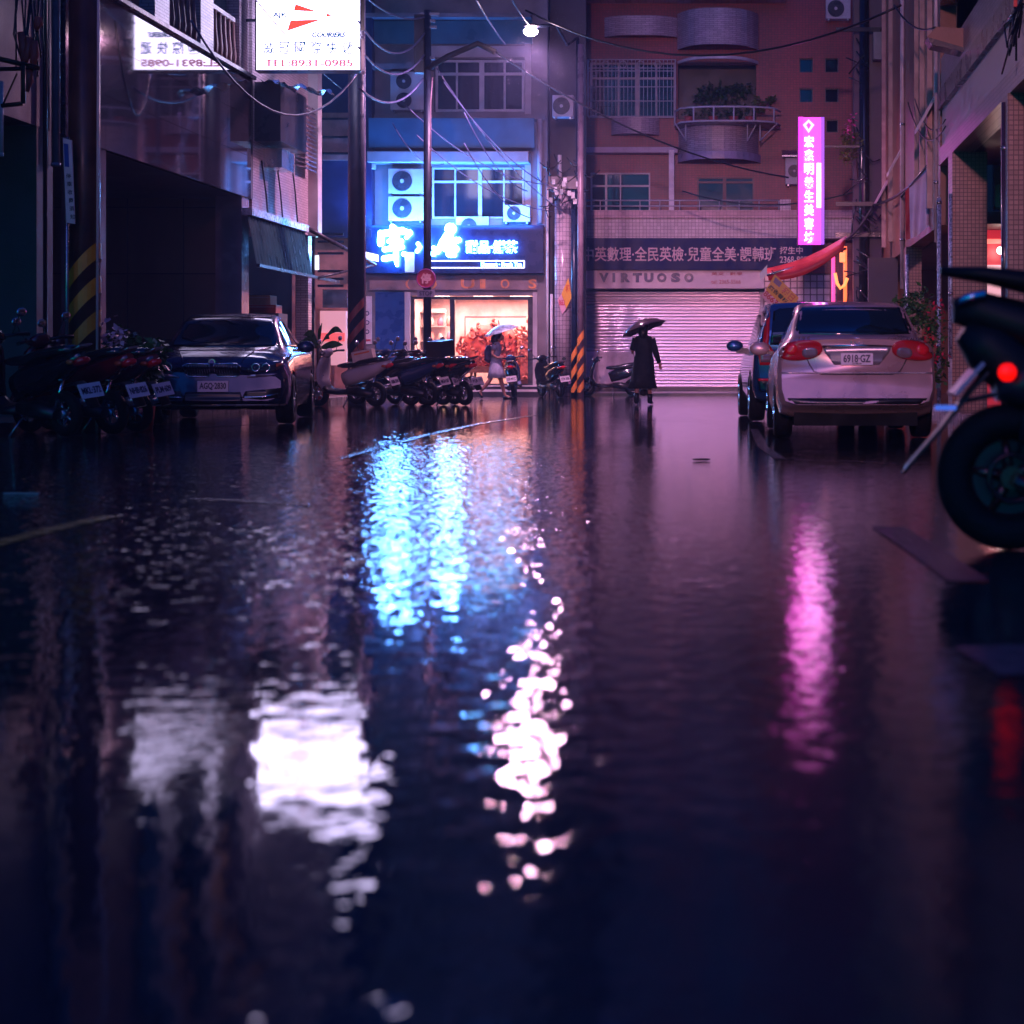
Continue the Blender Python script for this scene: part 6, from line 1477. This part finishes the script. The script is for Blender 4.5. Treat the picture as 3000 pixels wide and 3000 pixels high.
# ================================================================ people
def skin_mesh(name, verts, edges, radii, root, mat, sub=2, parent=None):
    me = bpy.data.meshes.new(name); me.from_pydata([tuple(v) for v in verts], edges, [])
    o = bpy.data.objects.new(name, me); COL.objects.link(o)
    md = o.modifiers.new('s', 'SKIN'); md.use_smooth_shade = True
    for i, r in enumerate(radii):
        sv = me.skin_vertices[0].data[i]; sv.radius = r if isinstance(r, tuple) else (r, r); sv.use_root = (i == root)
    m2 = o.modifiers.new('u', 'SUBSURF'); m2.levels = sub; m2.render_levels = sub
    dg = bpy.context.evaluated_depsgraph_get(); dg.update()
    res = bpy.data.meshes.new_from_object(o.evaluated_get(dg)); bpy.data.objects.remove(o)
    for p in res.polygons: p.use_smooth = True
    res.materials.clear(); res.materials.append(mat)
    q = bpy.data.objects.new(name, res); COL.objects.link(q)
    if parent: q.parent = parent
    return q
def figure(t, J, skinm):
    """J: joint dict in local metres. One continuous body with neck, head, arms, legs and fingers."""
    V, E_, Rr = [], [], []; ix = {}
    def add(n, p, r, par=None):
        ix[n] = len(V); V.append(Vector(p)); Rr.append(r)
        if par is not None: E_.append((ix[par], ix[n]))
    add('pelvis', J['pelvis'], (.13,.10)); add('waist', J['waist'], (.11,.085), 'pelvis'); add('chest', J['chest'], (.145,.10), 'waist')
    add('neck0', J['neck'], (.06,.06), 'chest'); add('neck1', J['neck']+Vector((0,0,.05)), .048, 'neck0'); add('head0', J['head']-Vector((0,0,.05)), .075, 'neck1'); add('head1', J['head']+Vector((0,0,.02)), (.085,.095), 'head0'); add('head2', J['head']+Vector((0,0,.09)), .055, 'head1')
    for s_ in ('l','r'):
        add('sh'+s_, J['sh'+s_], .055, 'chest'); add('el'+s_, J['el'+s_], .038, 'sh'+s_); add('wr'+s_, J['wr'+s_], .024, 'el'+s_)
        hd_ = (J['ha'+s_]-J['wr'+s_]); u = hd_.normalized(); sd = u.cross(J.get('palm'+s_, Vector((0,1,0)))).normalized()
        add('pm'+s_, J['wr'+s_]+hd_*.55, (.034,.018), 'wr'+s_)
        for k, ln in enumerate((.070,.080,.074,.058)):
            b_ = J['wr'+s_]+hd_*.95+sd*(.024-.016*k); cu = J.get('curl'+s_, Vector((0,0,0)))
            add('f%d%s'%(k,s_), b_, .010, 'pm'+s_); add('g%d%s'%(k,s_), b_+u*ln*.5+cu*.3, .009, 'f%d%s'%(k,s_)); add('h%d%s'%(k,s_), b_+u*ln*.8+cu, .008, 'g%d%s'%(k,s_))
        tb0 = J['wr'+s_]+hd_*.4+sd*.035; add('t0'+s_, tb0, .011, 'pm'+s_); add('t1'+s_, tb0+u*.035+sd*.015, .009, 't0'+s_)
        add('hp'+s_, J['hp'+s_], .085, 'pelvis'); add('kn'+s_, J['kn'+s_], .055, 'hp'+s_); mid = J['kn'+s_].lerp(J['an'+s_], .35); add('cf'+s_, mid, .052, 'kn'+s_); add('an'+s_, J['an'+s_], .032, 'cf'+s_)
        add('to'+s_, J['to'+s_], (.035,.022), 'an'+s_)
    b = skin_mesh('body', V, E_, Rr, 0, skinm, 2, t); return b
def face_bits(t, head, fwd, hairm, long=.0, skinm=None):
    f = fwd.normalized(); sd = Vector((-f.y, f.x, 0)); mb = MB()
    mb.ball(head+Vector((0,0,.045))-f*.018, .112, 16, 10, (1,1,1.05))
    if long: mb.sweep([(0,0,.10,.05),(0,-.12,.11,.05),(0,-long,.07,.03)], 12).xf(Matrix.Identity(4)) if False else mb.tube([head-f*.06+Vector((0,0,.02)), head-f*.085+Vector((0,0,-.12)), head-f*.09+Vector((0,0,-long))], [.10,.095,.055], 14)
    mb.build('hair', hairm, t)
    fc_ = MB(); fc_.ball(head+f*.085+Vector((0,0,.0)), .062, 12, 8, (1,1,1.25)); face = fc_.build('face', skinm, t)
    e = MB()
    for s_ in (-1,1): e.ball(head+f*.135+sd*s_*.028+Vector((0,0,.02)), .010, 8, 6)
    e.build('eyes', black, face); MB().ball(head+f*.148+Vector((0,0,-.008)), .013, 8, 6, (1,1,1.6)).build('nose', skinm, face); MB().ball(head+f*.138+Vector((0,0,-.04)), .014, 8, 6, (1,1.4,.4)).build('mouth', pm('lip', (0.35,0.08,0.08), .4), face)
def dress(t, rings, mat, nm='dress', folds=.0, n=28):
    RR = []
    for (c, a, b, fo) in rings:
        c = Vector(c); RR.append([c+Vector((a*math.cos(2*math.pi*k/n)*(1+fo*math.sin(7*2*math.pi*k/n+c.z*9)), b*math.sin(2*math.pi*k/n)*(1+fo*math.sin(5*2*math.pi*k/n)), 0)) for k in range(n)])
    return MB().rings(RR, True).build(nm, mat, t)
def umbrella(name, label, hand, top, axis, rad, depth, mat, ribs=8, rim=None):
    """axis points from hand to the tip"""
    t = thing(name, label, 'umbrella', top); ax = axis.normalized(); u = ax.cross(Vector((0,1,0))).normalized(); v = ax.cross(u).normalized()
    N = ribs*4; rings = []
    for i in range(7):
        q = i/6; rr = rad*q; dz = -depth*(q**2.0)
        ring = []
        for k in range(N):
            a = 2*math.pi*k/N; sc = 1-.09*q*(math.sin(a*ribs/2)**2); lift = .035*rad*q*q*(math.sin(a*ribs/2)**2)
            ring.append(ax*(dz+lift)+(u*math.cos(a)+v*math.sin(a))*rr*sc)
        rings.append(ring)
    rings[0] = [r_+ax*.004 for r_ in [Vector((0,0,0))+(u*math.cos(2*math.pi*k/N)+v*math.sin(2*math.pi*k/N))*.012 for k in range(N)]]
    inner = [[p-ax*.006 for p in r_] for r_ in rings[::-1]]
    MB().rings(rings+inner, False).build('canopy', mat, t)
    rb = MB()
    for k in range(ribs):
        a = 2*math.pi*k/ribs; rb.tube([ax*(-depth*(q**2)-.012)+(u*math.cos(a)+v*math.sin(a))*rad*q for q in (.05,.3,.6,.9,1.0)], .004, 5)
    rb.build('rib_frame', steel, t)
    hh = hand-Vector(top); MB().tube([ax*.05, hh], .007, 8).build('shaft', steel, t); MB().tube([hh+(-hh).normalized()*.06, hh-(-hh).normalized()*.07], .014, 8).build('handle', black, t)
    return t
skin1 = pm('skin', (0.42,0.19,0.14), .5, var=.1); hairm = pm('black_hair', (0.010,0.009,0.010), .35)
V3 = Vector
# person in black, seen from behind, walking away
d = 34.6; px = wx(1886, d); t = thing('person', 'person in long black coat dress and boots under a dark umbrella walking away', 'person', (px, d, 0))
J = dict(pelvis=V3((0,0,.90)), waist=V3((0,0,1.05)), chest=V3((0,.0,1.26)), neck=V3((-.01,0,1.42)), head=V3((-.01,.02,1.55)),
    shl=V3((-.155,0,1.34)), ell=V3((-.235,.03,1.10)), wrl=V3((-.245,.22,1.05)), hal=V3((-.22,.28,1.12)), shr=V3((.155,0,1.34)), elr=V3((.24,-.02,1.08)), wrr=V3((.315,-.02,.85)), har=V3((.335,-.01,.77)),
    hpl=V3((-.10,0,.85)), knl=V3((-.12,-.05,.48)), anl=V3((-.145,-.14,.10)), tol=V3((-.15,.02,.03)), hpr=V3((.10,0,.85)), knr=V3((.12,.10,.48)), anr=V3((.115,.12,.09)), tor=V3((.15,.25,.03)))
figure(t, J, skin1); face_bits(t, J['head'], V3((0,1,0)), hairm, .22, skin1)
blk = pm('black_wet_cloth', (0.003,0.004,0.006), .8, var=.3, scale=9)
dress(t, [((0,0,1.42),.07,.07,0),((0,0,1.39),.15,.09,0),((0,0,1.33),.205,.115,0),((0,0,1.20),.205,.13,0),((0,0,1.04),.17,.125,0),((0,0,.92),.20,.145,.01),((-.01,0,.70),.225,.16,.04),((-.01,0,.50),.25,.19,.06),((-.02,0,.335),.285,.21,.07),((-.02,0,.33),.25,.18,.07)], blk)
sl_ = MB().tube([J['shl'],J['shl'].lerp(J['ell'],.5),J['shl'].lerp(J['ell'],.95)], [.075,.068,.062], 12); sl_.build('sleeve', blk, t)
sl_ = MB().tube([J['shr'],J['shr'].lerp(J['elr'],.5),J['elr'],J['wrr']], [.078,.07,.062,.045], 12); sl_.build('sleeve', blk, t)
for s_ in 'lr':
    a, k_, to = J['an'+s_], J['kn'+s_], J['to'+s_]; m_ = a.lerp(k_, .35); MB().tube([m_, a.lerp(k_,.15), a+V3((0,0,-.02)), to+V3((0,.05,.012))], [.058,.052,.05,.036], 12).build('boot', black, t)
bag_ = thing('handbag', 'small dark bag hanging low in front of the person in black', 'bag', (px-.02, d+.25, .22)); 
wpart(MB().sweep([(px-.10,.22,.05,.05),(px-.02,.24,.06,.09),(px+.07,.24,.05,.05)],12,3).xf(Matrix.Translation((0,d+.30,.02))), 'bag_body', blk, bag_); wpart(MB().tube([(px-.08,d+.30,.30),(px-.18,d+.26,.7),(px-.22,d+.25,1.05)], .008, 6), 'bag_strap', blk, bag_)
ax = V3((.16,-.35,1)); hd_ = V3((px-.215, d+.29, 1.13))
umbrella('umbrella', 'dark umbrella with a pale wet highlight held over the person in black', hd_, (wx(1878,d), d-.02, wz(934,d)-.02), V3((-.36,.10,1)), .48, .20, pm('dark_umbrella', (0.09,0.05,0.06), .18, coat=.5, var=.2))
# woman walking right in a pale dress
d = 41.0; px = wx(1450, d); t = thing('person', 'woman in a pale grey dress striding right under a flowered umbrella', 'person', (px, d, 0))
J = dict(pelvis=V3((.02,0,.86)), waist=V3((.02,0,1.00)), chest=V3((.03,0,1.20)), neck=V3((.05,0,1.35)), head=V3((.07,0,1.47)),
    shl=V3((.04,.15,1.28)), ell=V3((.14,.20,1.10)), wrl=V3((.22,.13,1.22)), hal=V3((.22,.10,1.30)), shr=V3((.02,-.15,1.28)), elr=V3((-.04,-.20,1.06)), wrr=V3((.10,-.19,.98)), har=V3((.17,-.17,1.0)), palml=V3((1,0,0)),
    hpl=V3((.03,.09,.80)), knl=V3((.13,.09,.45)), anl=V3((.225,.09,.08)), tol=V3((.36,.09,.025)), hpr=V3((.0,-.09,.80)), knr=V3((-.11,-.09,.44)), anr=V3((-.34,-.09,.17)), tor=V3((-.31,-.09,.03)))
figure(t, J, skin1); face_bits(t, J['head'], V3((1,0,0)), hairm, .14, skin1)
gd = pm('pale_grey_dress', (0.42,0.42,0.55), .6, var=.3, scale=9)
dress(t, [((.04,0,1.37),.06,.07,0),((.035,0,1.33),.09,.15,0),((.03,0,1.22),.125,.165,0),((.02,0,1.02),.105,.14,0),((.02,0,.88),.135,.165,.01),((.03,0,.66),.175,.19,.05),((.04,0,.50),.215,.20,.07),((.04,0,.495),.18,.17,.07)], gd)
for s_ in 'lr': MB().tube([J['sh'+s_], J['sh'+s_].lerp(J['el'+s_],.5)], [.07,.062], 10).build('sleeve', gd, t)
for s_ in 'lr': MB().tube([J['an'+s_]+V3((-.04,0,-.055)) if s_=='l' else J['an'+s_]+V3((-.05,0,-.0)), J['to'+s_]+V3((.04 if s_=='l' else .02,0,-.012 if s_=='l' else -.005))], [.028,.034], 10).build('shoe', black, t)
bp2 = thing('backpack', 'dark soft bag hanging on the back of the woman in the pale dress', 'bag', (px-.17, d, .98))
wpart(MB().sweep([(px-.14,1.28,.10,.05),(px-.17,1.12,.14,.09),(px-.16,.94,.13,.09),(px-.12,.88,.10,.05)],12,2.8).xf(Matrix.Translation((0,d,0))), 'bag_body', pm('dark_violet_cloth', (0.05,0.04,0.09), .6), bp2); wpart(MB().tube([(px-.14,d-.13,1.28),(px+.0,d-.17,1.33),(px+.06,d-.16,1.2)], .014, 6), 'bag_strap', MATS['dark_violet_cloth'], bp2)
fl = pm('flowered_umbrella', (0.38,0.48,0.58), .3, var=.7, scale=7)
umbrella('umbrella', 'pale blue flowered umbrella held by the woman in the pale dress', V3((px+.22, d+.10, 1.28)), (wx(1463,d), d, wz(953,d)), V3((-.30,-.10,1)), .44, .17, fl)

# ---------------------------------------------------------------- rain haze hanging in the street
rnd = random.Random(77); mb = MB()
for i in range(700):
    cx, cy, cz = lx+rnd.gauss(.15,.75), dL+rnd.uniform(-.8,1.2), lz-abs(rnd.gauss(0,1.1))+.5
    r = rnd.uniform(.0015,.003); mb.add([(cx-r,cy,cz),(cx+r,cy,cz),(cx,cy-r,cz),(cx,cy+r,cz),(cx,cy,cz+r*3.5),(cx,cy,cz-r*1.6)], [(0,2,4),(2,1,4),(1,3,4),(3,0,4),(2,0,5),(1,2,5),(3,1,5),(0,3,5)])
tag(mb.build('rain', pm('rain_drop', (0.5,0.5,0.6), .8)), 'fine rain drops lit by the street lamp', kind='stuff')
hm = bpy.data.materials.new('rain_haze'); hm.use_nodes = True; n = hm.node_tree; n.nodes.clear()
ho = n.nodes.new('ShaderNodeOutputMaterial'); hv = n.nodes.new('ShaderNodeVolumePrincipled')
hv.inputs['Color'].default_value = (0.45, 0.58, 1.0, 1); hv.inputs['Density'].default_value = 0.0020; hv.inputs['Anisotropy'].default_value = 0.5
n.links.new(hv.outputs[0], ho.inputs['Volume'])
hz = tag(MB().box(-36, 36, -28, 76, -1.3, 30).build('haze', hm), kind='stuff')
